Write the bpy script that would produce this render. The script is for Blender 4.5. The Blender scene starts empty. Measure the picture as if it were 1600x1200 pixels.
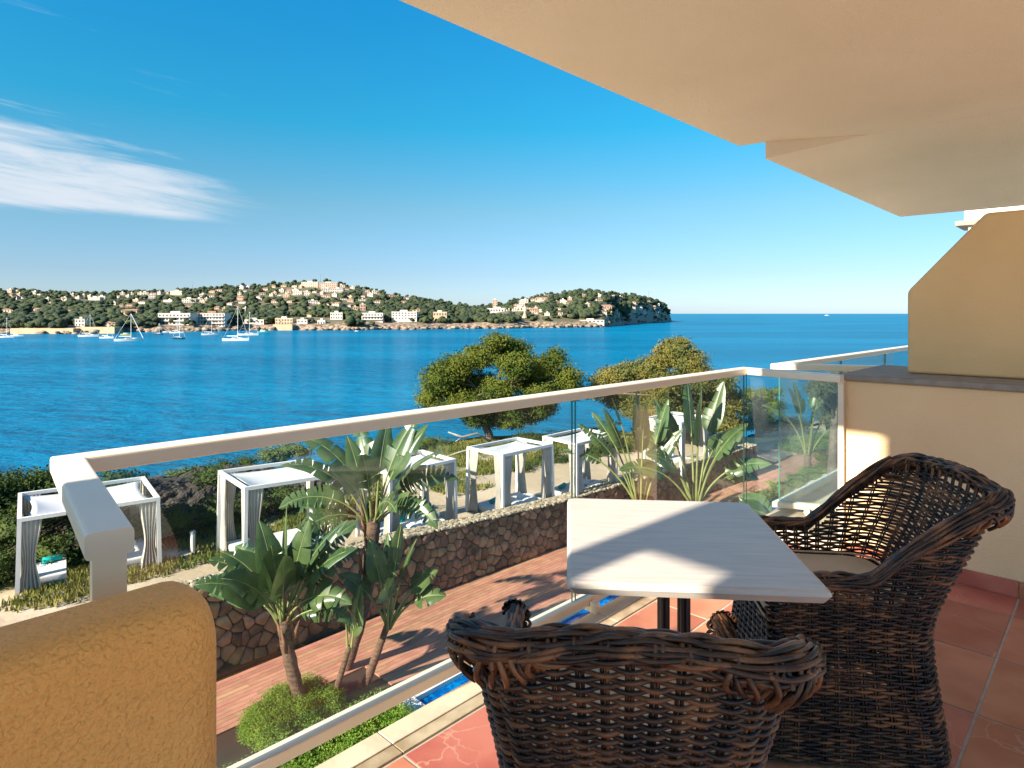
import bpy, math, random
import numpy as np
from mathutils import Vector, Matrix, noise
R = math.radians
rnd = random.Random(7)
nr = np.random.RandomState(7)
sc = bpy.context.scene
col = sc.collection
E = 1.45                      # eye height above the balcony floor (floor is z=0)
FX = 1000.0                   # focal length in photo pixels (1600 wide)

# ------------------------------------------------------------------ camera
cam_d = bpy.data.cameras.new('camera'); cam = bpy.data.objects.new('camera', cam_d); col.objects.link(cam)
cam.location = (0, 0, E); cam.rotation_euler = (R(90), 0, 0)
cam_d.sensor_width = 36; cam_d.lens = 36 * FX / 1600; cam_d.shift_y = -110 / 1600
cam_d.clip_start = 0.05; cam_d.clip_end = 90000
sc.camera = cam

# ------------------------------------------------------------------ axes of the balcony
UX, UY = 0.691, 0.723          # direction along the front rail
def UW(u, w, z=0.0):           # balcony frame; z relative to the eye
    return Vector((UX * u - UY * w, UY * u + UX * w, z + E))
def PZ(px, py, z):             # point on height z (relative to eye, negative) seen at photo pixel
    d = -z * FX / (py - 490.0)
    return Vector(((px - 800) / FX * d, d, z + E))
def PD(px, py, d):             # point at depth d
    return Vector(((px - 800) / FX * d, d, -(py - 490) / FX * d + E))
def toUW(p): return (UX * p.x + UY * p.y, -UY * p.x + UX * p.y)

# ------------------------------------------------------------------ sun and sky
SUN_EL = R(29)
sh = Vector((-UX - .07 * UY, -UY + .07 * UX, 0)).normalized()
SD = Vector((sh.x * math.cos(SUN_EL), sh.y * math.cos(SUN_EL), math.sin(SUN_EL)))
sl = bpy.data.lights.new('sun', 'SUN'); so = bpy.data.objects.new('sun', sl); col.objects.link(so)
sl.energy = 5.0; sl.angle = R(.8); sl.color = (1, .87, .70)
so.rotation_euler = SD.to_track_quat('Z', 'Y').to_euler(); so.location = (-20, -20, 40)
world = bpy.data.worlds.new('World'); sc.world = world; world.use_nodes = True
nt = world.node_tree; nt.nodes.clear()
def N(nt, typ, **kw):
    n = nt.nodes.new(typ)
    for k, v in kw.items(): setattr(n, k, v)
    return n
def L(nt, a, b): nt.links.new(a, b)
def math_n(nt, op, a, b=None, clamp=False):
    n = N(nt, 'ShaderNodeMath', operation=op, use_clamp=clamp)
    for i, v in enumerate((a, b)):
        if v is None: continue
        if isinstance(v, (int, float)): n.inputs[i].default_value = v
        else: L(nt, v, n.inputs[i])
    return n.outputs[0]
def smooth_n(nt, v, a, b, t0=0., t1=1.):
    n = N(nt, 'ShaderNodeMapRange', interpolation_type='SMOOTHSTEP')
    L(nt, v, n.inputs[0]); n.inputs[1].default_value = a; n.inputs[2].default_value = b
    n.inputs[3].default_value = t0; n.inputs[4].default_value = t1
    return n.outputs[0]
sky = N(nt, 'ShaderNodeTexSky', sky_type='NISHITA', sun_disc=False)
sky.sun_elevation = SUN_EL; sky.sun_rotation = math.atan2(SD.x, SD.y)
sky.altitude = 0; sky.air_density = 1.0; sky.dust_density = .35; sky.ozone_density = 3.0
tc = N(nt, 'ShaderNodeTexCoord'); sp = N(nt, 'ShaderNodeSeparateXYZ'); L(nt, tc.outputs['Generated'], sp.inputs[0])
az = math_n(nt, 'ARCTAN2', sp.outputs[0], sp.outputs[1]); el = math_n(nt, 'ARCSINE', sp.outputs[2])
rp = N(nt, 'ShaderNodeValToRGB'); L(nt, math_n(nt, 'MULTIPLY', el, 1.25, True), rp.inputs[0])     # clear, deep maritime blue
es = rp.color_ramp.elements
for k_, (e_, c_) in enumerate(((0, (1.03, 1.28, 1.83)), (.06, (.92, 1.12, 1.45)), (.158, (.84, 1.28, 1.30)), (.28, (.24, 1.52, 1.63)), (.447, (.16, 1.66, 2.06)), (.8, (.24, 1.62, 2.06)))):
    x_ = es[k_] if k_ < 2 else es.new(min(1., e_ * 1.25)); x_.position = min(1., e_ * 1.25); x_.color = tuple(v / 2.1 for v in c_) + (1,)
tm = N(nt, 'ShaderNodeMix', data_type='RGBA', blend_type='MULTIPLY'); tm.inputs['Factor'].default_value = 1; L(nt, sky.outputs[0], tm.inputs[6]); L(nt, rp.outputs[0], tm.inputs[7])
tv = N(nt, 'ShaderNodeVectorMath', operation='SCALE'); tv.inputs['Scale'].default_value = 1.56; L(nt, tm.outputs[2], tv.inputs[0])
cb = N(nt, 'ShaderNodeCombineXYZ'); L(nt, az, cb.inputs[0]); L(nt, math_n(nt, 'ADD', el, math_n(nt, 'MULTIPLY', az, .10)), cb.inputs[1])
mp = N(nt, 'ShaderNodeMapping'); mp.inputs['Scale'].default_value = (2.4, 24, 1); mp.inputs['Location'].default_value = (3.1, 1.7, 0); L(nt, cb.outputs[0], mp.inputs[0])
nz = N(nt, 'ShaderNodeTexNoise'); nz.inputs['Scale'].default_value = 1.6; nz.inputs['Detail'].default_value = 9; nz.inputs['Roughness'].default_value = .66; nz.inputs['Distortion'].default_value = .6
L(nt, mp.outputs[0], nz.inputs['Vector'])
# band of high cloud to the left, thinning out towards the open sea
topf = smooth_n(nt, math_n(nt, 'ADD', el, math_n(nt, 'MULTIPLY', az, .26)), .115, .02)
m1 = smooth_n(nt, az, -.28, -.52)
lo = smooth_n(nt, el, .118, .140)
wisp = N(nt, 'ShaderNodeTexNoise'); wisp.inputs['Scale'].default_value = .9; wisp.inputs['Detail'].default_value = 3; L(nt, mp.outputs[0], wisp.inputs['Vector'])
edge = math_n(nt, 'MULTIPLY', math_n(nt, 'MULTIPLY', topf, m1), lo)
dens = smooth_n(nt, math_n(nt, 'ADD', nz.outputs[0], math_n(nt, 'MULTIPLY', edge, .44)), .60, 1.04)
dens = math_n(nt, 'MULTIPLY', math_n(nt, 'MULTIPLY', dens, math_n(nt, 'MULTIPLY', m1, lo)), .82)
dens = math_n(nt, 'MULTIPLY', dens, smooth_n(nt, el, .5, .3))
mx = N(nt, 'ShaderNodeMix', data_type='RGBA'); L(nt, dens, mx.inputs['Factor']); L(nt, tv.outputs[0], mx.inputs[6]); mx.inputs[7].default_value = (5.9, 6.2, 6.7, 1)
bg = N(nt, 'ShaderNodeBackground'); bg.inputs[1].default_value = .05; L(nt, mx.outputs[2], bg.inputs[0])
wo = N(nt, 'ShaderNodeOutputWorld'); L(nt, bg.outputs[0], wo.inputs[0])
vs = sc.view_settings; vs.view_transform = 'Standard'; vs.look = 'None'; vs.exposure = 1.52; vs.gamma = 1; vs.use_curve_mapping = False
try:
    sc.cycles.use_denoising = True
    sc.cycles.max_bounces = 10; sc.cycles.diffuse_bounces = 7; sc.cycles.transparent_max_bounces = 16
    sc.cycles.sample_clamp_indirect = 6; sc.cycles.caustics_reflective = False; sc.cycles.caustics_refractive = False
except Exception: pass

# ------------------------------------------------------------------ materials
MATS = {}
def pmat(name, c1, c2=None, scale=5, rough=.7, bump=0, bscale=40, bdetail=3, detail=4, randv=0, metallic=0, spec=.5, stretch=(1, 1, 1), trans=0, sub=None, dist=.01, ramp=(.35, .65)):
    if name in MATS: return MATS[name]
    m = bpy.data.materials.new(name); m.use_nodes = True; t = m.node_tree; b = t.nodes['Principled BSDF']; MATS[name] = m
    b.inputs['Roughness'].default_value = rough; b.inputs['Metallic'].default_value = metallic; b.inputs['Specular IOR Level'].default_value = spec
    tcn = N(t, 'ShaderNodeTexCoord'); mpn = N(t, 'ShaderNodeMapping'); mpn.inputs['Scale'].default_value = stretch
    L(t, tcn.outputs['Object'], mpn.inputs[0]); vec = mpn.outputs[0]
    c1 = tuple(c1) + (1,); outc = None
    oi = N(t, 'ShaderNodeObjectInfo')
    if randv:
        va = N(t, 'ShaderNodeVectorMath', operation='ADD'); L(t, vec, va.inputs[0])
        cr = N(t, 'ShaderNodeCombineXYZ'); L(t, math_n(t, 'MULTIPLY', oi.outputs['Random'], 37.), cr.inputs[0]); L(t, math_n(t, 'MULTIPLY', oi.outputs['Random'], 91.), cr.inputs[1])
        L(t, cr.outputs[0], va.inputs[1]); vec = va.outputs[0]
    if c2 is not None:
        n1 = N(t, 'ShaderNodeTexNoise'); n1.inputs['Scale'].default_value = scale; n1.inputs['Detail'].default_value = detail; L(t, vec, n1.inputs['Vector'])
        f = smooth_n(t, n1.outputs[0], ramp[0], ramp[1])
        x = N(t, 'ShaderNodeMix', data_type='RGBA'); L(t, f, x.inputs['Factor']); x.inputs[6].default_value = c1; x.inputs[7].default_value = tuple(c2) + (1,)
        outc = x.outputs[2]
    if randv:
        h = N(t, 'ShaderNodeHueSaturation')
        if outc: L(t, outc, h.inputs['Color'])
        else: h.inputs['Color'].default_value = c1
        L(t, math_n(t, 'ADD', math_n(t, 'MULTIPLY', oi.outputs['Random'], 2 * randv), 1 - randv), h.inputs['Value'])
        L(t, math_n(t, 'ADD', math_n(t, 'MULTIPLY', math_n(t, 'FRACT', math_n(t, 'MULTIPLY', oi.outputs['Random'], 17.3)), .03), .485), h.inputs['Hue'])
        outc = h.outputs[0]
    if outc: L(t, outc, b.inputs['Base Color'])
    else: b.inputs['Base Color'].default_value = c1
    if bump:
        n2 = N(t, 'ShaderNodeTexNoise'); n2.inputs['Scale'].default_value = bscale; n2.inputs['Detail'].default_value = bdetail; L(t, vec, n2.inputs['Vector'])
        bp = N(t, 'ShaderNodeBump'); bp.inputs['Strength'].default_value = bump; bp.inputs['Distance'].default_value = dist
        L(t, n2.outputs[0], bp.inputs['Height']); L(t, bp.outputs[0], b.inputs['Normal'])
    if trans:   # leaves: light passes through
        tr = N(t, 'ShaderNodeBsdfTranslucent'); ms = N(t, 'ShaderNodeMixShader'); ms.inputs[0].default_value = trans
        if outc: L(t, outc, tr.inputs[0])
        else: tr.inputs[0].default_value = c1
        L(t, b.outputs[0], ms.inputs[1]); L(t, tr.outputs[0], ms.inputs[2]); L(t, ms.outputs[0], t.nodes['Material Output'].inputs[0])
    return m

# ------------------------------------------------------------------ mesh helpers
def tag(o, label=None, cat=None, group=None, kind=None):
    if label: o['label'] = label
    if cat: o['category'] = cat
    if group: o['group'] = group
    if kind: o['kind'] = kind
    return o
def empty(name, loc=(0, 0, 0), rz=0, label=None, cat=None, group=None, kind=None):
    o = bpy.data.objects.new(name, None); col.objects.link(o); o.location = loc; o.rotation_euler = (0, 0, rz); o.empty_display_size = .1
    return tag(o, label, cat, group, kind)
def wloc(o):
    v = Vector((0, 0, 0))
    while o is not None: v = v + Vector(o.location); o = o.parent
    return v
class MB:
    def __init__(s): s.v = []; s.f = []; s.mi = []; s.cur = 0
    def add(s, vs, fs):
        k = len(s.v); s.v += [tuple(v) for v in vs]; s.f += [tuple(i + k for i in f) for f in fs]; s.mi += [s.cur] * len(fs)
    def hexa(s, p):            # 8 corners: bottom 0-3 ccw, top 4-7
        s.add(p, [(3, 2, 1, 0), (4, 5, 6, 7), (0, 1, 5, 4), (1, 2, 6, 5), (2, 3, 7, 6), (3, 0, 4, 7)])
    def box(s, x0, x1, y0, y1, z0, z1, f=None):
        p = [(x0, y0, z0), (x1, y0, z0), (x1, y1, z0), (x0, y1, z0), (x0, y0, z1), (x1, y0, z1), (x1, y1, z1), (x0, y1, z1)]
        s.hexa([f(*q) for q in p] if f else p)
    def bar(s, a, b, wd, ht, up=(0, 0, 1)):   # square bar from a to b
        a = Vector(a); b = Vector(b); d = (b - a).normalized(); r = d.cross(Vector(up))
        if r.length < 1e-4: r = d.cross(Vector((1, 0, 0)))
        r.normalize(); u2 = r.cross(d).normalized(); r = r * wd / 2; u2 = u2 * ht / 2
        s.hexa([a - r - u2, a + r - u2, b + r - u2, b - r - u2, a - r + u2, a + r + u2, b + r + u2, b - r + u2])
    def prism(s, poly, z0, z1, f=None):
        n = len(poly); g = f or (lambda x, y, z: (x, y, z))
        s.add([g(x, y, z0) for x, y in poly] + [g(x, y, z1) for x, y in poly],
              [tuple(range(n))[::-1], tuple(range(n, 2 * n))] + [(i, (i + 1) % n, n + (i + 1) % n, n + i) for i in range(n)])
    def tube(s, pts, rad, seg=6, cap=True):
        pts = [Vector(p) for p in pts]; n = len(pts); rr = rad if hasattr(rad, '__len__') else [rad] * n
        vs = []; prev = None
        for i, p in enumerate(pts):
            d = (pts[min(i + 1, n - 1)] - pts[max(i - 1, 0)])
            d = d.normalized() if d.length > 1e-9 else Vector((0, 0, 1))
            if prev is None: a = d.cross(Vector((0, 0, 1)) if abs(d.z) < .9 else Vector((1, 0, 0)))
            else: a = prev - d * prev.dot(d)
            a.normalize(); prev = a; b = d.cross(a)
            for k in range(seg):
                t = 2 * math.pi * k / seg; vs.append(p + (a * math.cos(t) + b * math.sin(t)) * rr[i])
        fs = [(i * seg + k, i * seg + (k + 1) % seg, (i + 1) * seg + (k + 1) % seg, (i + 1) * seg + k) for i in range(n - 1) for k in range(seg)]
        if cap: fs += [tuple(range(seg))[::-1], tuple(range((n - 1) * seg, n * seg))]
        s.add(vs, fs)
    def grid(s, fn, nu, nv):
        s.add([fn(i / nu, j / nv) for j in range(nv + 1) for i in range(nu + 1)],
              [(j * (nu + 1) + i, j * (nu + 1) + i + 1, (j + 1) * (nu + 1) + i + 1, (j + 1) * (nu + 1) + i) for j in range(nv) for i in range(nu)])
    def build(s, name, mat, parent=None, world=True, smooth=False, bevel=0, bseg=2, solid=0, fix=True):
        me = bpy.data.meshes.new(name)
        off = wloc(parent) if (parent is not None and world) else Vector((0, 0, 0))
        me.from_pydata([(v[0] - off.x, v[1] - off.y, v[2] - off.z) for v in s.v], [], s.f)
        mats = mat if isinstance(mat, (list, tuple)) else [mat]
        for m in mats: me.materials.append(m)
        if len(mats) > 1: me.polygons.foreach_set('material_index', s.mi)
        if smooth: me.polygons.foreach_set('use_smooth', [True] * len(me.polygons))
        if fix and len(s.f) < 3000:
            import bmesh
            bm = bmesh.new(); bm.from_mesh(me); bmesh.ops.recalc_face_normals(bm, faces=bm.faces); bm.to_mesh(me); bm.free()
        o = bpy.data.objects.new(name, me); col.objects.link(o)
        if parent is not None: o.parent = parent
        if bevel:
            b = o.modifiers.new('bevel', 'BEVEL'); b.width = bevel; b.segments = bseg; b.limit_method = 'ANGLE'; b.harden_normals = False
            me.polygons.foreach_set('use_smooth', [True] * len(me.polygons))
            w = o.modifiers.new('wn', 'WEIGHTED_NORMAL'); w.keep_sharp = True
        if solid:
            q = o.modifiers.new('solid', 'SOLIDIFY'); q.thickness = solid
        return o
def npmesh(name, V, F, mat, parent=None, off=None, smooth=False):
    V = np.asarray(V, dtype=np.float32).reshape(-1, 3); F = np.asarray(F, dtype=np.int32)
    if off is not None: V = V - np.array(off, dtype=np.float32)
    me = bpy.data.meshes.new(name); me.vertices.add(len(V)); me.vertices.foreach_set('co', V.ravel())
    k = F.shape[1]; me.loops.add(F.size); me.loops.foreach_set('vertex_index', F.ravel())
    me.polygons.add(len(F)); me.polygons.foreach_set('loop_start', np.arange(len(F), dtype=np.int32) * k)
    me.polygons.foreach_set('loop_total', np.full(len(F), k, dtype=np.int32))
    if smooth: me.polygons.foreach_set('use_smooth', np.ones(len(F), dtype=bool))
    me.update(calc_edges=True); me.validate()
    me.materials.append(mat)
    o = bpy.data.objects.new(name, me); col.objects.link(o)
    if parent is not None: o.parent = parent
    return o
def cards(cent, size, nrm=None, jit=1.0, aspect=1.0, rs=nr):
    """small leaf quads; cent (n,3), size scalar or (n,)"""
    n = len(cent); a = rs.normal(size=(n, 3))
    if nrm is not None: a = a * jit + nrm
    a /= np.linalg.norm(a, axis=1)[:, None] + 1e-9
    b = np.cross(a, rs.normal(size=(n, 3))); b /= np.linalg.norm(b, axis=1)[:, None] + 1e-9
    c = np.cross(a, b); s = (np.ones(n) * size)[:, None] * .5
    V = np.stack([cent - b * s * aspect - c * s * .25, cent + c * s * -.9, cent + b * s * aspect + c * s * .2, cent + c * s], 1).reshape(-1, 3)
    F = np.arange(n * 4).reshape(-1, 4)
    return V, F
def copy_part(me_obj, parent, loc=(0, 0, 0), rot=(0, 0, 0), scale=(1, 1, 1), name=None):
    c = me_obj.copy(); c.name = name or me_obj.name.split('.')[0]; col.objects.link(c); c.parent = parent; c.location = loc; c.rotation_euler = rot; c.scale = scale
    return c
def copy_tree(o, parent=None):
    c = o.copy(); col.objects.link(c); c.parent = parent
    for ch in list(o.children): copy_tree(ch, c)
    return c
def sm(x): x = max(0., min(1., x)); return x * x * (3 - 2 * x)
def lerp(a, b, t): return a + (b - a) * t

M = {}
M['white_metal'] = pmat('white_paint', (.84, .73, .59), (.80, .69, .55), 3, .34, .03, 200)
M['plaster'] = pmat('cream_plaster', (.86, .63, .37), (.82, .59, .34), 2, .85, .55, 85, 4, dist=.006)
M['soffit'] = pmat('soffit_plaster', (.86, .725, .575), (.80, .665, .515), 1.1, .9, .8, 110, 4, dist=.006, ramp=(.25, .75))
M['mustard'] = pmat('mustard_plaster', (.95, .49, .14), (.89, .43, .11), 2.2, .72, 1.0, 130, 1.5, dist=.009)
M['divider'] = pmat('tan_plaster', (.88, .585, .29), (.83, .545, .265), 2, .85, .4, 100, 4, dist=.005)
M['coping'] = pmat('grey_coping_stone', (.30, .27, .24), (.24, .215, .19), 14, .75, .3, 60)
M['concrete'] = pmat('pale_building_plaster', (.78, .70, .58), (.72, .645, .53), .7, .85, .2, 20)
M['black_metal'] = pmat('black_iron', (.016, .016, .018), None, rough=.35, bump=.05, bscale=100)
# ================================================================== BALCONY STRUCTURE
def box_uw(mb, u0, u1, w0, w1, z0, z1): mb.box(u0, u1, w0, w1, z0, z1, UW)
# floor slab, tiles
root = empty('balcony_floor', UW(2, .5, -1.47), kind='structure')
m = MB(); box_uw(m, -2, 4.15, -1.1, 1.86, -1.75, -1.462); m.build('slab', M['concrete'], root)
m = MB(); box_uw(m, -2, 4.148, -1.098, 1.715, -1.461, -1.4535); m.build('grout_bed', pmat('grout', (.50, .44, .37), (.42, .36, .3), 20, .9), root)
def tile_mat():
    m = pmat('terracotta_tile', (.43, .135, .075), (.54, .21, .125), 3.5, .38, .12, 25, 3, detail=5, randv=.16, dist=.004)
    t = m.node_tree; b = t.nodes['Principled BSDF']; src = b.inputs['Base Color'].links[0].from_socket
    tcn = N(t, 'ShaderNodeTexCoord'); oi = N(t, 'ShaderNodeObjectInfo'); va = N(t, 'ShaderNodeVectorMath', operation='ADD')
    cr = N(t, 'ShaderNodeCombineXYZ'); L(t, math_n(t, 'MULTIPLY', oi.outputs['Random'], 53.), cr.inputs[0]); L(t, tcn.outputs['Object'], va.inputs[0]); L(t, cr.outputs[0], va.inputs[1])
    dn = N(t, 'ShaderNodeTexNoise'); dn.inputs['Scale'].default_value = 5; dn.inputs['Detail'].default_value = 4; L(t, va.outputs[0], dn.inputs['Vector'])
    vm = N(t, 'ShaderNodeVectorMath', operation='MULTIPLY_ADD'); L(t, dn.outputs['Color'], vm.inputs[0]); vm.inputs[1].default_value = (.22, .22, .22); L(t, va.outputs[0], vm.inputs[2])
    vo = N(t, 'ShaderNodeTexVoronoi', feature='DISTANCE_TO_EDGE'); vo.inputs['Scale'].default_value = 3.2; L(t, vm.outputs[0], vo.inputs['Vector'])
    n3 = N(t, 'ShaderNodeTexNoise'); n3.inputs['Scale'].default_value = 3.5; L(t, va.outputs[0], n3.inputs['Vector'])
    f = math_n(t, 'MULTIPLY', smooth_n(t, vo.outputs[0], .014, .002, 0, .5), smooth_n(t, n3.outputs[0], .42, .6))
    x = N(t, 'ShaderNodeMix', data_type='RGBA'); L(t, f, x.inputs['Factor']); L(t, src, x.inputs[6]); x.inputs[7].default_value = (.62, .36, .26, 1)
    L(t, x.outputs[2], b.inputs['Base Color']); return m
M['tile'] = tile_mat()
TS = .52; us = [3.353 + TS * k for k in range(-7, 2)] + [4.146]; ws = [.386 + TS * k for k in range(-2, 3)] + [1.712]
us = [u for u in us if -1.0 < u < 4.14] + [4.146]; G = .005
for i in range(len(us) - 1):
    for j in range(len(ws) - 1):
        m = MB(); box_uw(m, us[i] + G, us[i + 1] - G, ws[j] + G, ws[j + 1] - G, -1.4605, -1.45 + rnd.uniform(-.0006, .0006)); m.build('tile', M['tile'], root, bevel=.002, bseg=1)
M['ledge'] = pmat('cream_limestone', (.66, .56, .44), (.56, .47, .36), 6, .6, .12, 40, stretch=(1, 1, 1))
M['wood_tile'] = pmat('wood_grain_tile', (.50, .40, .28), (.33, .24, .15), 9, .5, .1, 40, detail=6)
k = 0; u = -1.2
while u < 4.1:
    u1 = min(u + .62, 4.146)
    m = MB(); box_uw(m, u + .002, u1 - .002, 1.722, 1.775, -1.4605, -1.449); m.build('wood_look_tile', M['wood_tile'], root, bevel=.002, bseg=1)
    m = MB(); box_uw(m, u + .002, u1 - .002, 1.780, 1.868, -1.4615, -1.447); m.build('ledge_stone', M['ledge'], root, bevel=.003, bseg=1)
    u = u1
# low end wall block with coping and the tall partition, right
root = empty('balcony_end_wall', UW(4.6, .5, -1.45), label='thick cream end wall with grey stone coping at the right end of the balcony', cat='wall')
m = MB(); box_uw(m, 4.15, 5.10, -1.1, 1.22, -1.75, -.397); m.build('masonry', M['plaster'], root, bevel=.012)
w = 1.245; q = 0
for w1 in (.30, -.65, -1.1):
    m = MB(); box_uw(m, 4.125, 5.125, w1 + .0015, w - .0015, -.396, -.365); m.build('coping_stone', M['coping'], root, bevel=.003, bseg=1); w = w1
for j, (wa, wb) in enumerate(((1.22, .906), (.906, .386), (.386, -.134), (-.134, -.654), (-.654, -1.1))):
    m = MB(); box_uw(m, 4.139, 4.149, wb + .002, wa - .002, -1.4495, -1.365); m.build('skirting_tile', M['tile'], root, bevel=.002, bseg=1)
m = MB(); poly = [(-1.1, -.3648), (.959, -.3648), (.959, .137), (.57, .577), (-1.1, .577)]
m.prism([(a, b) for a, b in poly], 4.506, 4.74, lambda a, b, c: UW(c, a, b))
tag(m.build('partition_panel', M['divider'], None, bevel=.02), 'tall tan partition panel with a sloping corner standing on the grey coping', 'partition')
# soffit
root = empty('balcony_ceiling', UW(3, 1, 1.15), kind='structure')
m = MB(); m.prism([(-1.5, -1.1), (4.55, -1.1), (4.55, 1.18), (4.278, 1.737), (4.25, 1.907), (.8, 1.925), (.8, 1.02), (-1.5, 1.02)], 1.15, 1.45, UW)
m.build('soffit', M['soffit'], root)
m = MB(); nu, nv = 16, 20
def nb(a, b):
    w = lerp(1.737, -1.1, b); ul = 4.279 + (1.737 - w) * (4.55 - 4.278) / .557 if w > 1.18 else 4.551
    u = lerp(ul, 7.85, a); s = max(0, min(1, (u - 4.5) / 3.35)); q = max(0, min(1, 1 - (1.737 - w) / .557))
    return UW(u, w, 1.15 - .11 * max(q, sm(s)) - .0005)
m.grid(nb, nu, nv)
lo_ = [nb(i / nu, 0) for i in range(nu + 1)]; m.add(lo_ + [Vector((p.x, p.y, 1.45 + E)) for p in lo_], [(i, i + 1, nu + 2 + i, nu + 1 + i) for i in range(nu)])
lf = [nb(0, j / nv) for j in range(nv + 1)]; m.add(lf + [Vector((p.x, p.y, 1.45 + E)) for p in lf], [(j, j + 1, nv + 2 + j, nv + 1 + j) for j in range(nv)])
rf = [nb(1, j / nv) for j in range(nv + 1)]; m.add(rf + [Vector((p.x, p.y, 1.45 + E)) for p in rf], [(j, j + 1, nv + 2 + j, nv + 1 + j) for j in range(nv)])
m.build('neighbour_soffit', M['soffit'], root)
root = empty('hotel_building', UW(6, 0, -1.45), label='pale balcony slabs of the hotel continuing past the grey coping', cat='building')
m = MB(); box_uw(m, 4.2, 9.9, -1.09, 1.84, -1.78, -1.46); m.build('neighbour_slab', M['concrete'], root)
m = MB(); box_uw(m, 5.12, 8.9, 1.0, 1.86, -1.459, -1.447); m.build('neighbour_ledge', M['ledge'], root)
m = MB(); box_uw(m, 4.2, 5.10, 1.24, 1.86, -1.459, -1.447); m.build('gap_ledge', M['wood_tile'], root)
# unseen wall added left of the camera to shape shade and sun patches
m = MB(); T0, T1 = -1.53, -1.47
box_uw(m, T0, T1, .2, 1.0, -9, 1.149); box_uw(m, T0, T1, 1.0, 1.26, -9, .86); box_uw(m, T0, T1, 1.0, 1.26, 1.06, 3.); box_uw(m, T0, T1, 1.26, 1.40, -9, 3.); box_uw(m, T0, T1, 1.40, 1.78, .3, .85)
tag(m.build('unseen_shade_wall', M['plaster'], None), 'added out-of-view slotted plaster wall shaping shade and sun patches on the balcony', 'wall')
m = MB(); m.prism([(9.0, 1.349), (9.35, 1.349), (9.35, -1.0), (9.0, -1.0)], -1.45, 1.2, UW); cw = m.build('column_shaft', M['plaster'], None)
croot = empty('far_balcony_column', UW(9.2, .4, -1.45), label='sunlit white column head seen past the tall tan partition', cat='column')
bpy.data.objects.remove(cw)
m = MB(); box_uw(m, 9.0, 9.5, -1.0, 1.30, -1.45, 1.02); m.build('shaft', M['concrete'], croot)
m = MB(); box_uw(m, 8.95, 9.55, -1.05, 1.42, 1.02, 1.075); m.build('cap', M['coping'], croot)
m = MB(); box_uw(m, 8.98, 9.5, -1.0, 1.335, 1.076, 1.4); m.build('head', M['concrete'], croot)

# parapet in the left foreground: rounded plaster
def parapet():
    m = MB(); R0 = .055; w0, w1, zt = 1.0, 1.165, -.432; ue = .412
    prof = []                      # profile (w,z) going up the near side, over, down the far side
    for k in range(7): a = math.pi - k * math.pi / 12; prof.append((w0 + R0 + R0 * math.cos(a), zt - R0 + R0 * math.sin(a)))
    for k in range(7): a = math.pi / 2 - k * math.pi / 12; prof.append((w1 - R0 + R0 * math.cos(a), zt - R0 + R0 * math.sin(a)))
    prof = [(w0, -1.75), (w0, -1.2), (w0, -.8)] + prof + [(w1, -.8), (w1, -1.75)]
    wc = (w0 + w1) / 2; vs = []; fs = []; n = len(prof); rows = []
    us_ = [-3.0, -1.2, -.4, -.1, .1, .2, .28, .34, ue - R0] + [ue - R0 + R0 * math.sin(a * math.pi / 12) for a in range(1, 7)]
    for i, u in enumerate(us_):
        t = max(0, (u - (ue - R0)) / R0); s = math.sqrt(max(0, 1 - t * t)); ins = R0 * (1 - s)
        for (w, z) in prof:
            ww = w + ins * (1 if w < wc else -1) if abs(w - wc) > .0 else w
            zz = z - ins * sm((z + .6) / .15)
            # slight unevenness of hand-laid render
            vs.append(UW(u, ww, zz))
    for i in range(len(us_) - 1):
        for k in range(n - 1): fs.append((i * n + k, i * n + k + 1, (i + 1) * n + k + 1, (i + 1) * n + k))
    fs.append(tuple((len(us_) - 1) * n + k for k in range(n)))
    m.add(vs, fs)
    o = m.build('parapet_wall', M['mustard'], None, smooth=True)
    return tag(o, 'mustard yellow rough plaster parapet with a rounded top, left foreground', 'wall')
parapet()

# ------------------------------------------------------------------ railings
def sweep(mb, path, prof):
    n = len(path); rings = []
    for i, p in enumerate(path):
        p = Vector(p); di = (Vector(path[min(i + 1, n - 1)]) - p); dj = (p - Vector(path[max(i - 1, 0)]))
        di.z = dj.z = 0
        if di.length < 1e-6: di = dj.copy()
        if dj.length < 1e-6: dj = di.copy()
        di.normalize(); dj.normalize(); ni = Vector((di.y, -di.x, 0)); nj = Vector((dj.y, -dj.x, 0)); b = (ni + nj); b.normalize(); k = 1 / max(.3, b.dot(ni))
        rings.append([p + b * (a * k) + Vector((0, 0, z)) for a, z in prof])
    k = len(prof); vs = [q for r in rings for q in r]
    fs = [(i * k + j, i * k + (j + 1) % k, (i + 1) * k + (j + 1) % k, (i + 1) * k + j) for i in range(n - 1) for j in range(k)]
    fs += [tuple(range(k))[::-1], tuple(range((n - 1) * k, n * k))]
    mb.add(vs, fs)
def rprof(w, h, r=.008, s=3):     # inner side is +; top at 0, outer side at 0
    pts = []
    for cx, cz, a0 in ((w - r, -r, 0), (r, -r, 90), (r, -h + r, 180), (w - r, -h + r, 270)):
        for q in range(s + 1): a = R(a0 + 90 * q / s); pts.append((cx + r * math.cos(a), cz + r * math.sin(a)))
    return pts
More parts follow.
